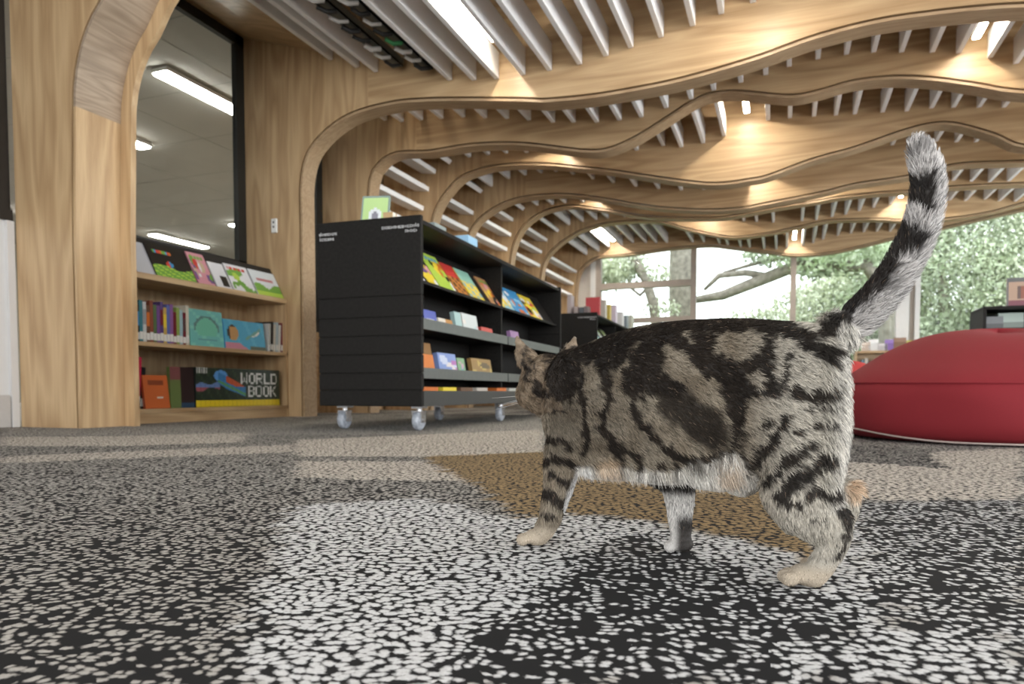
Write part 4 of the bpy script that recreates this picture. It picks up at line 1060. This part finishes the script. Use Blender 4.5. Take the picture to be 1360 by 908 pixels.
tree('slender_tree', 'slender crooked tree behind the left garden window', b2,
 [([b2, G(872, 440, 17.5), G(868, 405, 17.5), G(858, 372, 17.5), G(842, 345, 17.5), G(835, 330, 17.5)], [.13,.12,.12,.11,.10,.09]),
  ([G(862, 380, 17.5), G(850, 392, 17.5), G(835, 380, 17.5)], [.05,.045,.03])],
 [(*G(815,352,17.7), .75,.6,.42), (*G(800,366,17.8), .5,.5,.3), (*G(868,368,17.6), .35,.3,.2), (*G(880,410,17.6), .4,.3,.12)], 3000, .07, 5, LEAF[0])
shr = [((940,440,21),1.6,.75,'pale green shrub low behind the middle garden window'), ((1010,418,21.5),1.6,.85,'rounded pale shrub under the bare limb'),
 ((1075,400,22),1.5,1.1,'tall pale shrub right of the middle mullion'), ((1130,385,22.5),1.7,1.6,'dense pale green bush left of the tail')]
for k, ((px, py, Y), rx, rz, lab) in enumerate(shr):
    c = G(px, py+16, Y); b = (c[0], Y, -.31)
    tree('garden_shrub', lab, b, [([b, (c[0], Y, c[2])], [.06,.04])], [(c[0], Y, c[2]-.3, rx, .9, rz), (c[0]+.6, Y, c[2]-.9, rx, 1, rz), (c[0]-.5, Y, .4, rx, 1, .9)], 12000, .06, 20+k, LEAF[0 if k % 2 == 0 else 2], 'shrubs beyond the garden windows', 'shrub')
tr_ = [((1175,340,21),1.6,1.5,'loose pale tree just left of the tail beyond the window'), ((1250,350,20),1.9,2.2,'bushy pale green tree filling the right window beside the tail'), ((1330,340,20.5),2.1,2.4,'bushy pale green tree at the right edge of the window'), ((1420,350,20),2.0,2.3,'bushy tree beyond the right edge of the picture')]
for k, ((px, py, Y), rx, rz, lab) in enumerate(tr_):
    c = G(px, py, Y); b = (c[0], Y, -.31)
    tree('garden_tree', lab, b, [([b, (c[0]+.1, Y, c[2]*.6), (c[0], Y, c[2])], [.16,.13,.08])], [(c[0], Y, c[2], rx, 1.1, rz), (c[0]+.7, Y+.5, c[2]+1.0, rx*.8, 1, rz*.7), (c[0]-.6, Y, c[2]-1.3, rx, 1, rz*.7), (c[0]+.5, Y, 1.0, rx, 1, 1.3)], 20000, .06, 40+k, LEAF[k % 3], 'trees beyond the garden windows')
q0 = onY(1299, 410, 17.0)
m = MB(); m.tube([(q0.x, 17.0, -.31), (q0.x, 17.0, q0.z)], .062, 16); tag(m.build('garden_post', M_WHITE), 'white round post in the garden left of the black display unit', 'post')
# ================================================================== THE CAT
HIND = onZ(1064, 776); FRONT = onZ(706, 723)
AX = (FRONT-HIND); AX.z = 0; CATLEN = AX.length; AX.normalize()
NX = Vector((AX.y, -AX.x, 0))                     # to the cat's right, away from the camera
if NX.dot(ray(900, 600)) < 0: NX = -NX
MID = .040
def CP(px, py, w=MID):
    """point of the cat seen at a photo position, W metres to the right of its left paws"""
    return on_plane(px, py, NX, NX.dot(HIND)+w)
UP = Vector((0, 0, 1))
class Body:
    def __init__(s): s.v = []; s.f = []
    def add(s, v, f):
        b = len(s.v); s.v += [tuple(p) for p in v]; s.f += [tuple(b+i for i in q) for q in f]
_bm = bmesh.new(); bmesh.ops.create_icosphere(_bm, subdivisions=2, radius=1.0); _bm.verts.index_update()
ICO_V = [v.co.copy() for v in _bm.verts]; ICO_F = [[v.index for v in f.verts] for f in _bm.faces]; _bm.free()
body = Body()
def blob(c, r, rn=None, ru=None, M=None):
    rn = rn or r; ru = ru or r
    if M is not None: body.add([c+M @ Vector((v.x*r, v.y*rn, v.z*ru)) for v in ICO_V], ICO_F)
    else: body.add([c+AX*(v.x*r)+NX*(v.y*rn)+UP*(v.z*ru) for v in ICO_V], ICO_F)
def limb(pts):
    """pts: (px, py, w, radius, lateral factor) joints, swept as a string of close balls"""
    P = [(CP(a, b, w), r, k) for a, b, w, r, k in pts]
    arr = catmull([(*p, r, k) for p, r, k in P], .004)
    for q in arr:
        blob(Vector(q[:3]), q[3], q[3]*q[4], q[3])
# trunk: sections traced top and bottom
ST = [(1113,470,560,.026),(1109,448,592,.042),(1102,438,604,.054),(1090,433,616,.064),(1065,430,630,.071),(1030,428,640,.074),(990,425,646,.076),(950,425.5,645,.078),(910,427.5,641,.079),(875,431,638,.079),(845,437,637,.077),(815,446,637,.073),(790,455,634,.067),(768,463,622,.060),(750,468,606,.052),(742,478,590,.042),(734,500,570,.028)]
NS = 28; rings = []
for (x, yt, yb_, hw) in ST:
    T = CP(x, yt); B = CP(x, yb_); c = (T+B)/2; h = (T-B).length/2
    R = []
    for k in range(NS):
        a = 2*math.pi*k/NS; cs, sn = math.cos(a), math.sin(a)
        ex = 2/2.3
        R.append(c+NX*(hw*math.copysign(abs(cs)**ex, cs)*(1-.12*max(0, sn)**2))+UP*(h*math.copysign(abs(sn)**ex, sn)))
    rings.append(R)
# refine lengthwise
fine = []
for k in range(NS):
    fine.append(catmull([tuple(R[k]) for R in rings], .012) if False else None)
V = [p for R in rings for p in R]; Fq = []
for i in range(len(rings)-1):
    for k in range(NS): Fq.append((i*NS+k, i*NS+(k+1) % NS, (i+1)*NS+(k+1) % NS, (i+1)*NS+k))
Fq.append(tuple(range(NS-1, -1, -1))); Fq.append(tuple((len(rings)-1)*NS+k for k in range(NS)))
body.add(V, Fq)
# belly fur fold and rump roundness
for (px, py, w, r, rn, ru) in ((955,628,MID,.050,.052,.022),(880,624,MID,.060,.055,.018),(985,626,MID,.030,.045,.030),(815,618,MID,.040,.045,.020),(1074,505,.012,.038,.040,.060),(1074,505,.07,.038,.040,.060),(1060,480,MID,.05,.055,.045)):
    blob(CP(px, py, w), r, rn, ru)
# left hind leg (near the camera)
limb([(1060,505,.008,.050,.75),(1060,560,.000,.050,.72),(1060,600,-.004,.046,.70),(1060,640,-.006,.040,.68),(1068,668,-.006,.035,.68),(1088,690,-.005,.028,.75),(1106,705,-.003,.0205,.85)])
limb([(1046,632,-.004,.030,.8),(1040,655,-.004,.026,.8),(1058,680,-.005,.026,.75)])
limb([(1112,690,-.002,.0165,.95),(1109,712,-.001,.0165,.95),(1101,733,.000,.0150,1.0),(1090,752,.000,.0148,1.05),(1080,764,.000,.0145,1.1)])
def paw(px, py, w, r, ahead=.018, spread=1.0, turn=0.0):
    g = CP(px, py, w); g.z = 0
    d = (AX*math.cos(turn)+NX*math.sin(turn)); s = Vector((-d.y, d.x, 0))
    M = Matrix((d, s, UP)).transposed()
    blob(g+UP*(r*.70), r*1.10, r*1.0, r*.70, M)
    for k, u in enumerate((-1.36, -.45, .45, 1.36)):
        f = ahead*(1.08 if abs(u) < .5 else .72)
        blob(g+d*f+s*(u*r*.66*spread)+UP*(r*.46), r*.56, r*.345, r*.47, M)
paw(1071, 777, .000, .0185, .020)
# right hind leg, heel lifted behind the left hock
limb([(1062,520,.072,.046,.75),(1062,590,.080,.042,.7),(1066,640,.082,.032,.75),(1092,662,.082,.022,.9),(1122,655,.080,.0165,1.0),(1124,672,.080,.0150,1.0),(1112,705,.080,.0135,1.0),(1100,735,.080,.0125,1.0)])
paw(1092, 745, .080, .016, .016)
# left front leg
limb([(772,500,.008,.040,.70),(764,550,.004,.038,.70),(754,592,.004,.032,.75),(746,622,.006,.0265,.85),(741,648,.006,.0215,.95),(735,670,.004,.0185,1.0),(730,690,.002,.0158,1.05),(722,705,.000,.0150,1.1)])
paw(713, 722, .000, .0178, .020)
# right front leg, planted further back
limb([(800,540,.070,.036,.7),(845,600,.078,.031,.75),(893,632,.080,.026,.85),(902,660,.080,.0205,.95),(903,685,.080,.0165,1.0),(904,703,.080,.0148,1.0),(904,714,.080,.0145,1.05)])
paw(904, 727, .080, .0165, .013)
# neck
limb([(800,505,MID,.050,.9),(775,505,MID+.004,.044,.95),(755,508,MID+.012,.040,1.0),(738,510,MID+.022,.038,1.0)])
# chest front between the forelegs
limb([(770,560,MID,.046,.9),(757,592,MID,.033,1.0)])
# tail: centre line and half width in the photo
TAIL = [(1100,446,27),(1118,438,25),(1134,427,24.5),(1151,412,24),(1168,394,23.5),(1186,371,23),(1203,343,22.5),(1218,313,22),(1227,285,21),(1232,258,20),(1232,234,19),(1227,212,17.5),(1222,199,15),(1218,190,10)]
dep = (CP(1160,400)-EYE).length
limb([(a, b, MID, (hw-2.0)*(CP(a,b)-EYE).dot(RC @ Vector((0,0,-1)))/F, .95) for a, b, hw in TAIL])
# head: turned away from the camera and to the front, seen from behind the left cheek
HW = MID+.030
HC = CP(727, 509, HW)
FWD = (AX*.60+NX*.78-UP*.24).normalized(); SIDE = FWD.cross(UP).normalized()   # SIDE: the cat's right
HUP = SIDE.cross(FWD).normalized()
HM = Matrix((FWD, SIDE, HUP)).transposed()
def hb(f, s, u, rf, rs, ru):
    blob(HC+FWD*f+SIDE*s+HUP*u, rf, rs, ru, HM)
hb(0, 0, .003, .047, .043, .042); hb(-.012, 0, .0, .042, .041, .040); hb(.012, 0, -.022, .034, .034, .026)
for sd in (-1, 1):
    hb(.008, sd*.024, -.014, .027, .024, .024)      # cheeks
    hb(.041, sd*.008, -.013, .014, .012, .0105)     # whisker pads
hb(.038, 0, .002, .020, .012, .012)                 # nose bridge
hb(.044, 0, -.020, .011, .012, .008)                # chin
# ears: cupped triangular shells
def ear(sd, tipd):
    base = HC+SIDE*(sd*.027)+HUP*.031-FWD*.006
    tip = base+HUP*.040+SIDE*(sd*.016)+tipd
    for k in range(15):
        t = k/14; c = base.lerp(tip, t); r = .0195*(1-t)**.8+.0022
        blob(c-FWD*.0, max(.0032, r*.30), r, max(.004, r*.5), HM)
ear(-1, AX*.004); ear(1, Vector((0,0,0)))
me0 = bpy.data.meshes.new('cat_raw'); me0.from_pydata(body.v, [], body.f); me0.update()
ob0 = bpy.data.objects.new('cat_raw', me0); COL.objects.link(ob0)
md = ob0.modifiers.new('r', 'REMESH'); md.mode = 'VOXEL'; md.voxel_size = .0026; md.adaptivity = 0
md2 = ob0.modifiers.new('s', 'SMOOTH'); md2.factor = .5; md2.iterations = 3
dg = bpy.context.evaluated_depsgraph_get(); dg.update()
ev = ob0.evaluated_get(dg); cme = bpy.data.meshes.new_from_object(ev); cme.name = 'cat'
bpy.data.objects.remove(ob0)
cme.materials.clear()
CATO = Vector((HIND.x+AX.x*.19+NX.x*MID, HIND.y+AX.y*.19+NX.y*MID, 0))
NV_ = len(cme.vertices)
co = np.empty(NV_*3); cme.vertices.foreach_get('co', co); co = co.reshape(-1, 3)
co[:, 2] = np.maximum(co[:, 2], .0008)
no = np.empty(NV_*3); cme.vertices.foreach_get('normal', no); no = no.reshape(-1, 3)

# ------------------------------------------------------------------ tabby coat, laid out on the flank (along the body, and up)
axv, nxv, hv = np.array(AX), np.array(NX), np.array(HIND)
WP = -.012
RCi = np.array(RC.transposed())
def flank(P):
    """flank coordinates of points: their position along and up the body, squared to the tracing grid of the coat"""
    d = P-hv; s = d @ axv; z = P[:, 2]; w_ = d @ nxv
    w_ = np.where((w_ > MID) & (s < CATLEN+.0), 2*MID-w_, w_)          # both flanks carry the same pattern
    Q = hv+np.outer(s, axv)+np.outer(w_, nxv); Q[:, 2] = z
    q = (Q-np.array(EYE)) @ RCi.T
    px = 680+F*q[:, 0]/-q[:, 2]; py = CY-F*q[:, 1]/-q[:, 2]
    return np.stack([(px-670)*2.8333, (py-400)*2.8333], 1)
def seg_d(X, pts):
    best = np.full(len(X), 1e9)
    for (a, b) in zip(pts[:-1], pts[1:]):
        a = np.array(a, float); b = np.array(b, float); ab = b-a
        t = np.clip(((X-a) @ ab)/(ab @ ab+1e-9), 0, 1)
        best = np.minimum(best, np.linalg.norm(X-a-t[:, None]*ab, axis=1))
    return best
def smooth(x, a, b):
    t = np.clip((x-a)/(b-a), 0, 1); return t*t*(3-2*t)
def stroke(X, pts, wd, soft=12): return 1-smooth(seg_d(X, pts), wd/2-soft*.5, wd/2+soft*.5)
def area_(X, pts, soft=16):
    ins = in_poly(pts, X[:, 0], X[:, 1]); d = seg_d(X, list(pts)+[pts[0]])
    sd = np.where(ins, -d, d); return 1-smooth(sd, -soft*.5, soft*.5)
def vnoise(X, sc, seed):
    r = np.random.default_rng(seed); G_ = r.random((256, 256)); U = X/sc
    i = np.floor(U).astype(int); f = U-i; f = f*f*(3-2*f); i &= 255; j = (i+1) & 255
    a = G_[i[:,0], i[:,1]]*(1-f[:,0])+G_[j[:,0], i[:,1]]*f[:,0]; b = G_[i[:,0], j[:,1]]*(1-f[:,0])+G_[j[:,0], j[:,1]]*f[:,0]
    return a*(1-f[:,1])+b*f[:,1]
DARK = [
 ('s', [(235,195),(330,178),(430,142),(540,118),(700,92),(900,86),(1060,104),(1130,150),(1225,205)], 62),
 ('a', [(150,270),(190,210),(250,165),(420,140),(505,108),(470,205),(405,270),(392,345),(350,330),(335,225),(295,240),(272,300),(262,385),(160,370)], 18),
 ('s', [(283,265),(288,400),(300,555)], 30), ('s', [(395,330),(360,480),(430,575)], 30), ('s', [(350,470),(440,555),(500,600)], 30),
 ('a', [(540,110),(620,125),(600,165),(588,270),(650,290),(705,335),(600,365),(520,350),(480,395),(440,340),(438,270),(475,190)], 16),
 ('a', [(560,325),(640,300),(720,365),(800,415),(842,470),(832,540),(780,560),(700,522),(640,470),(575,415)], 30, .93),
 ('a', [(150,300),(270,300),(285,560),(165,590)], 60, .45), ('a', [(300,330),(400,330),(470,560),(310,560)], 70, .28), ('a', [(420,300),(520,330),(540,480),(640,580),(520,600),(420,520)], 70, .22),
 ('a', [(690,120),(760,115),(790,130),(790,195),(860,215),(920,200),(975,190),(965,260),(905,270),(930,320),(1000,320),(935,360),(892,420),(872,520),(850,560),(842,440),(800,330),(740,240),(690,200)], 14),
 ('s', [(985,150),(985,240),(1000,340)], 48), ('s', [(1062,215),(1040,290),(1028,335)], 30), ('s', [(620,130),(700,190),(760,260)], 44),
 ('s', [(480,395),(520,470),(580,530),(640,582),(720,604),(800,578),(852,555)], 36), ('s', [(895,400),(865,520),(850,560)], 28),
 ('s', [(1075,325),(1130,352),(1225,340)], 42), ('s', [(1110,405),(1190,388),(1240,395)], 16), ('s', [(1095,492),(1170,458),(1245,462)], 24),
 ('s', [(1060,430),(1000,540),(925,612)], 40), ('s', [(990,440),(960,480)], 26), ('s', [(1150,535),(1060,600),(985,680)], 36),
 ('s', [(1205,590),(1100,665),(1040,730)], 62), ('s', [(1050,740),(1110,770)], 34), ('s', [(1150,720),(1240,715),(1290,800)], 46), ('s', [(1150,828),(1205,818)], 24),
 ('s', [(905,500),(880,560),(900,610)], 20), ('s', [(940,540),(925,610)], 16), ('s', [(1296,800),(1285,900),(1250,960)], 22), ('s', [(1160,600),(1200,560)], 20),
 ('s', [(160,592),(215,602),(275,615)], 32), ('s', [(168,652),(245,672)], 34), ('s', [(158,715),(235,765)], 46), ('s', [(140,798),(195,802)], 22), ('s', [(165,510),(250,545)], 24), ('s', [(165,420),(240,400)], 16),
 ('s', [(495,590),(520,655)], 26), ('s', [(585,600),(560,660)], 22), ('s', [(425,590),(450,640)], 24), ('s', [(640,610),(655,650)], 18), ('s', [(580,690),(700,690)], 44), ('s', [(700,830),(705,920)], 40), ('s', [(590,745),(690,752)], 12),
 ('s', [(140,170),(215,235)], 66), ('s', [(72,170),(90,300)], 16), ('s', [(115,300),(150,360)], 34), ('s', [(100,215),(112,260)], 12),
 ('s', [(1180,120),(1260,70),(1370,-20),(1440,-110),(1500,-200)], 46),
]
SOFT = {}
def coat(P, nrm):
    X = flank(P)
    X2 = X+np.stack([vnoise(X, 26, 1)-.5, vnoise(X, 26, 2)-.5], 1)*30+np.stack([vnoise(X, 9, 5)-.5, vnoise(X, 9, 6)-.5], 1)*14
    dk = np.zeros(len(P))
    for (t, pts, wd, *wt) in DARK:
        v = stroke(X2, pts, wd) if t == 's' else area_(X2, pts, wd)
        dk = np.maximum(dk, v*(wt[0] if wt else 1))
    # tail rings, along its length
    tl = np.array([((a-670)*2.8333, (b-400)*2.8333) for a, b, _ in TAIL]); 
    seg = np.linalg.norm(np.diff(tl, axis=0), axis=1); cum = np.r_[0, np.cumsum(seg)]; L_ = cum[-1]
    tb = np.full(len(P), 1e9); tt = np.zeros(len(P)); sgn = np.zeros(len(P))
    for i in range(len(tl)-1):
        a, b = tl[i], tl[i+1]; ab = b-a; t = np.clip(((X2-a) @ ab)/(ab @ ab), 0, 1); d = np.linalg.norm(X2-a-t[:, None]*ab, axis=1)
        cr = ab[0]*(X2[:, 1]-a[1])-ab[1]*(X2[:, 0]-a[0]); k = d < tb
        tb = np.where(k, d, tb); tt = np.where(k, (cum[i]+t*seg[i])/L_, tt); sgn = np.where(k, np.sign(cr)*d, sgn)
    istail = (tb < 95) & (X[:, 0] > 1265) & (tt > .12)
    ring = np.zeros(len(P))
    for (a, b) in ((.985, .94), (.855, .70), (.625, .505)):
        c, h = (a+b)/2, abs(a-b)/2; ring = np.maximum(ring, 1-smooth(np.abs(tt-c), h-.012, h+.012))
    ring = np.where(tt > .925, ring*.55, ring)
    side = 1-smooth(sgn, -26, 2); side = np.where(tt < .52, side, 0)          # dark upper edge of the lower tail
    patch = 1-smooth(np.hypot((tt-.345)/.05, (sgn+5)/45), .8, 1.2)
    under = smooth(sgn, 22, 48)                                         # pale underside all the way
    dk = np.where(istail, np.maximum(ring, np.maximum(side, patch*.5))*(1-.95*under), dk)
    # pale coat: warm grey-tan, whiter to the belly and the back of the thighs
    n1 = vnoise(X, 60, 9)[:, None]
    light = np.array([.20,.16,.115])*(1-n1)+np.array([.34,.295,.23])*n1
    hind = smooth(X[:, 0], 850, 1100)[:, None]; light = light*(1-hind)+np.array([.50,.465,.40])*hind
    belly = smooth(X[:, 1], 560, 620)*(X[:, 0] > 270)*(X[:, 0] < 960)*(P[:, 2] > .05)
    bel2 = area_(X2, [(270,622),(420,612),(500,628),(640,640),(700,610),(760,602),(850,562),(900,620),(950,660),(900,770),(600,760),(270,740)], 30)
    light = light*(1-bel2[:, None])+np.array([.70,.67,.62])*bel2[:, None]
    warm = np.maximum(1-smooth(np.hypot((X[:,0]-390)/60, (X[:,1]-618)/34), .5, 1.2), 1-smooth(np.hypot((X[:,0]-845)/60, (X[:,1]-640)/60), .4, 1.2))
    light = light*(1-.6*warm[:, None])+np.array([.58,.42,.28])*.6*warm[:, None]
    back = smooth(X[:, 0], 1195, 1265)*(P[:, 2] > .09)
    light = light*(1-back[:, None]*.8)+np.array([.72,.69,.64])*back[:, None]*.8
    light = np.where(istail[:, None], np.array([.60,.575,.56])+.10*under[:, None], light)
    face = (X[:, 0] < 215) & (X[:, 1] < 420) & (X[:, 1] > 120)
    fn_ = vnoise(X, 14, 21)[:, None]; light = np.where(face[:, None], np.array([.16,.115,.075])*(1-fn_)+np.array([.34,.265,.19])*fn_, light)
    pawm = smooth(-P[:, 2], -.034, -.016)
    light = light*(1-pawm[:, None])+np.array([.50,.425,.33])*pawm[:, None]
    bel3 = bel2*(X[:, 1] > 600)
    dk = dk*(1-.5*bel2)*(1-.9*pawm*(X[:, 0] < 300))*(1-.9*pawm*(X[:, 0] > 1000))
    shin = (X[:,0] > 225)*(X[:,0] < 330)*smooth(X[:,1], 600, 640)*(P[:,2] < .14)*(1-smooth(np.abs(X[:,0]-(330-.45*(X[:,1]-560))), 12, 34))
    light = light*(1-shin[:, None])+np.array([.70,.69,.68])*shin[:, None]; dk = dk*(1-shin)
    heel = 1-smooth(np.hypot((X[:,0]-1285)/42, (X[:,1]-715)/75), .7, 1.15)
    w_ = (P-hv) @ nxv; heel = heel*(w_ > .05)
    light = light*(1-heel[:, None])+np.array([.66,.50,.36])*heel[:, None]; dk = dk*(1-heel)
    w_ = (P-hv) @ nxv
    # right foreleg: dark above the wrist and down the back of the paw, whitish in front
    s_ = (P-hv) @ axv; q_ = CP(904, 727, .080); s0 = (np.array(q_)-hv) @ axv
    rf = (np.abs(s_-s0) < .05)*(w_ > .052)*(P[:, 2] < .125)
    light = np.where((rf > 0)[:, None], np.array([.60,.58,.555]), light)
    dk = np.where(rf > 0, np.maximum((smooth(P[:, 2], .080, .090)), (1-smooth(s_-s0, -.006, .006))*(1-smooth(P[:, 2], .045, .062))), dk)
    dk = dk*(1-(w_ > .058)*(X[:, 0] > 1150)*(P[:, 2] < .16))
    dk = dk*(.93+.07*vnoise(X, 5, 12))
    dark = np.array([.0085,.0065,.006])*(1-n1)+np.array([.019,.0135,.0105])*n1
    inner = np.clip(dk, 0, 1)[:, None]
    return light*(1-inner)+dark*inner, inner[:, 0], bel2, istail
colr, dkv, bl_, tl_ = coat(co, no)
# short hair colour on the skin under the coat
co_l = co-np.array(CATO)
cme.vertices.foreach_set('co', co_l.reshape(-1)); cme.update()
ca = cme.color_attributes.new('Col', 'FLOAT_COLOR', 'POINT')
ca.data.foreach_set('color', np.concatenate([colr*.8, np.ones((NV_, 1))], 1).reshape(-1).astype(np.float32))
cme.polygons.foreach_set('use_smooth', [True]*len(cme.polygons))
M_SKIN = printed('cat_undercoat', .9)
cme.materials.append(M_SKIN)
cat = bpy.data.objects.new('cat', cme); COL.objects.link(cat); cat.location = CATO
tag(cat, 'brown marbled tabby cat walking away over the carpet with its striped tail raised', 'cat')
# ------------------------------------------------------------------ fur
def make_fur(n):
    me = cme; me.calc_loop_triangles()
    nt_ = len(me.loop_triangles); tv = np.empty(nt_*3, int); me.loop_triangles.foreach_get('vertices', tv); tv = tv.reshape(-1, 3)
    A, B, C_ = co[tv[:,0]], co[tv[:,1]], co[tv[:,2]]
    ar = np.linalg.norm(np.cross(B-A, C_-A), axis=1)/2
    r = np.random.default_rng(11)
    t = r.choice(nt_, n, p=ar/ar.sum()); u = r.random(n); v = r.random(n); k = u+v > 1; u[k] = 1-u[k]; v[k] = 1-v[k]
    P = A[t]+(B-A)[t]*u[:, None]+(C_-A)[t]*v[:, None]
    N = no[tv[:,0]][t]*(1-u-v)[:, None]+no[tv[:,1]][t]*u[:, None]+no[tv[:,2]][t]*v[:, None]
    N /= np.linalg.norm(N, axis=1, keepdims=True)+1e-9
    X = flank(P); s = (P-hv) @ axv; z = P[:, 2]
    c, dk, bl, tl = coat(P, N)
    # lie of the hair: back along the trunk and down, down the legs, outwards along the tail
    flow = np.tile(-axv*.85+np.array([0,0,-.45]), (n, 1))
    leg = z < .115; flow[leg] = -axv*.15+np.array([0,0,-1.0])
    up = tl; tdir = np.where((X[:, 1] < -150)[:, None], np.array([0,0,1.0])-axv*.15, -axv*.75+np.array([0,0,.7])); flow[up] = tdir[up]
    flow[bl > .4] = -axv*.25+np.array([0,0,-1.0])
    rump = (X[:, 0] > 1190) & ~tl & (z > .1); flow[rump] = -axv*.35+np.array([0,0,-.9])
    face = (X[:, 0] < 215) & (X[:, 1] < 420); 
    flow += r.normal(0, .22, (n, 3))
    flow -= N*np.sum(flow*N, 1, keepdims=True); flow /= np.linalg.norm(flow, axis=1, keepdims=True)+1e-9
    ln = np.full(n, .0095); ln[bl > .4] = .019; ln[tl] = .010; ln[leg] = .007; ln[z < .035] = .0030; ln[face] = .006; ln[rump] = .015
    earz = z > CP(727, 462, HW).z; ln[face & earz] = .003
    lift = np.full(n, .42); lift[bl > .4] = .5; lift[tl] = .55; lift[leg] = .3; lift[rump] = .65
    bd = N.copy(); bd[:, 2] = bd[:, 2]; 
    ln *= r.uniform(.7, 1.25, n)
    S = 4; pts = np.zeros((n, S, 3))
    d0 = flow*(1-lift[:, None])+N*lift[:, None]; d0 /= np.linalg.norm(d0, axis=1, keepdims=True)
    d1 = flow*(1-lift[:, None]*.35)+N*lift[:, None]*.35+np.array([0,0,-.12]); d1 /= np.linalg.norm(d1, axis=1, keepdims=True)
    cur = P-N*.0006; pts[:, 0] = cur
    for j in range(1, S):
        f = (j-.5)/(S-1); d = d0*(1-f)+d1*f
        cur = cur+d*(ln/(S-1))[:, None]; pts[:, j] = cur
    pts[:, :, 2] = np.maximum(pts[:, :, 2], .0006)
    c = c*r.uniform(.55, 1.45, (n, 1))
    # ticked hairs: some dark hairs in the pale coat, some pale ones in the dark
    k = (r.random(n) < .2) & (dk < .4) & (bl < .3); c[k] *= .30
    k = (r.random(n) < .02) & (dk > .6); c[k] = np.array([.20,.15,.11])
    c = np.clip(c, 0, .95)
    hc = bpy.data.hair_curves.new('fur'); hc.add_curves([S]*n)
    hc.position_data.foreach_set('vector', (pts-np.array(CATO)).reshape(-1).astype(np.float32)) if hasattr(hc, 'position_data') else hc.attributes['position'].data.foreach_set('vector', (pts-np.array(CATO)).reshape(-1).astype(np.float32))
    ra = hc.attributes.get('radius') or hc.attributes.new('radius', 'FLOAT', 'POINT')
    rad = np.tile(np.array([.00034,.00030,.00022,.00006]), (n, 1)); ra.data.foreach_set('value', rad.reshape(-1).astype(np.float32))
    cc = hc.attributes.new('fcol', 'FLOAT_COLOR', 'CURVE'); cc.data.foreach_set('color', np.concatenate([c, np.ones((n, 1))], 1).reshape(-1).astype(np.float32))
    m, nt2, p = new_mat('cat_fur'); a = nt2.nodes.new('ShaderNodeAttribute'); a.attribute_name = 'fcol'
    nt2.links.new(a.outputs['Color'], p.inputs['Base Color']); p.inputs['Roughness'].default_value = .65; p.inputs['Specular IOR Level'].default_value = .12
    hc.materials.append(m)
    o = bpy.data.objects.new('fur', hc); COL.objects.link(o); o.parent = cat; o['kind'] = 'stuff'
make_fur(130000)
# face details on the far side of the head, and whiskers
M_EYE = plain('cat_eye', (.28,.30,.06), .08, var=.3); M_NOSE = plain('cat_nose', (.42,.18,.15), .5)
for sd in (-1, 1):
    c = HC+FWD*.036+SIDE*(sd*.0165)+HUP*.006
    m = MB(); m.add([c-CATO+HM @ (v*.0088) for v in ICO_V], ICO_F); m.build('eye', M_EYE, cat, smooth=True)
    c2_ = HC+FWD*.0442+SIDE*(sd*.0178)+HUP*.006
    m = MB(); m.add([c2_-CATO+HM @ Vector((v.x*.0012, v.y*.0016, v.z*.005)) for v in ICO_V], ICO_F); m.build('pupil', M_BLACKF, cat, smooth=True)
c = HC+FWD*.0565+HUP*-.005
m = MB(); m.add([c-CATO+HM @ Vector((v.x*.004, v.y*.0055, v.z*.0042)) for v in ICO_V], ICO_F); m.build('nose', M_NOSE, cat, smooth=True)
for sd in (-1, 1):
    for k in range(4):
        st = HC+FWD*.046+SIDE*(sd*.014)+HUP*(-.012-.002*(k % 3))
        d = SIDE*sd*(.8)+FWD*(.25-.16*k)+HUP*(.05-.07*(k % 3)); d.normalize(); Lw = .055+.006*k
        m = MB(); m.tube([st-CATO, st+d*Lw*.5-CATO-UP*.002, st+d*Lw-CATO-UP*.009], [.00035,.0003,.0001], 5); m.build('whisker', M_WHITE, cat)
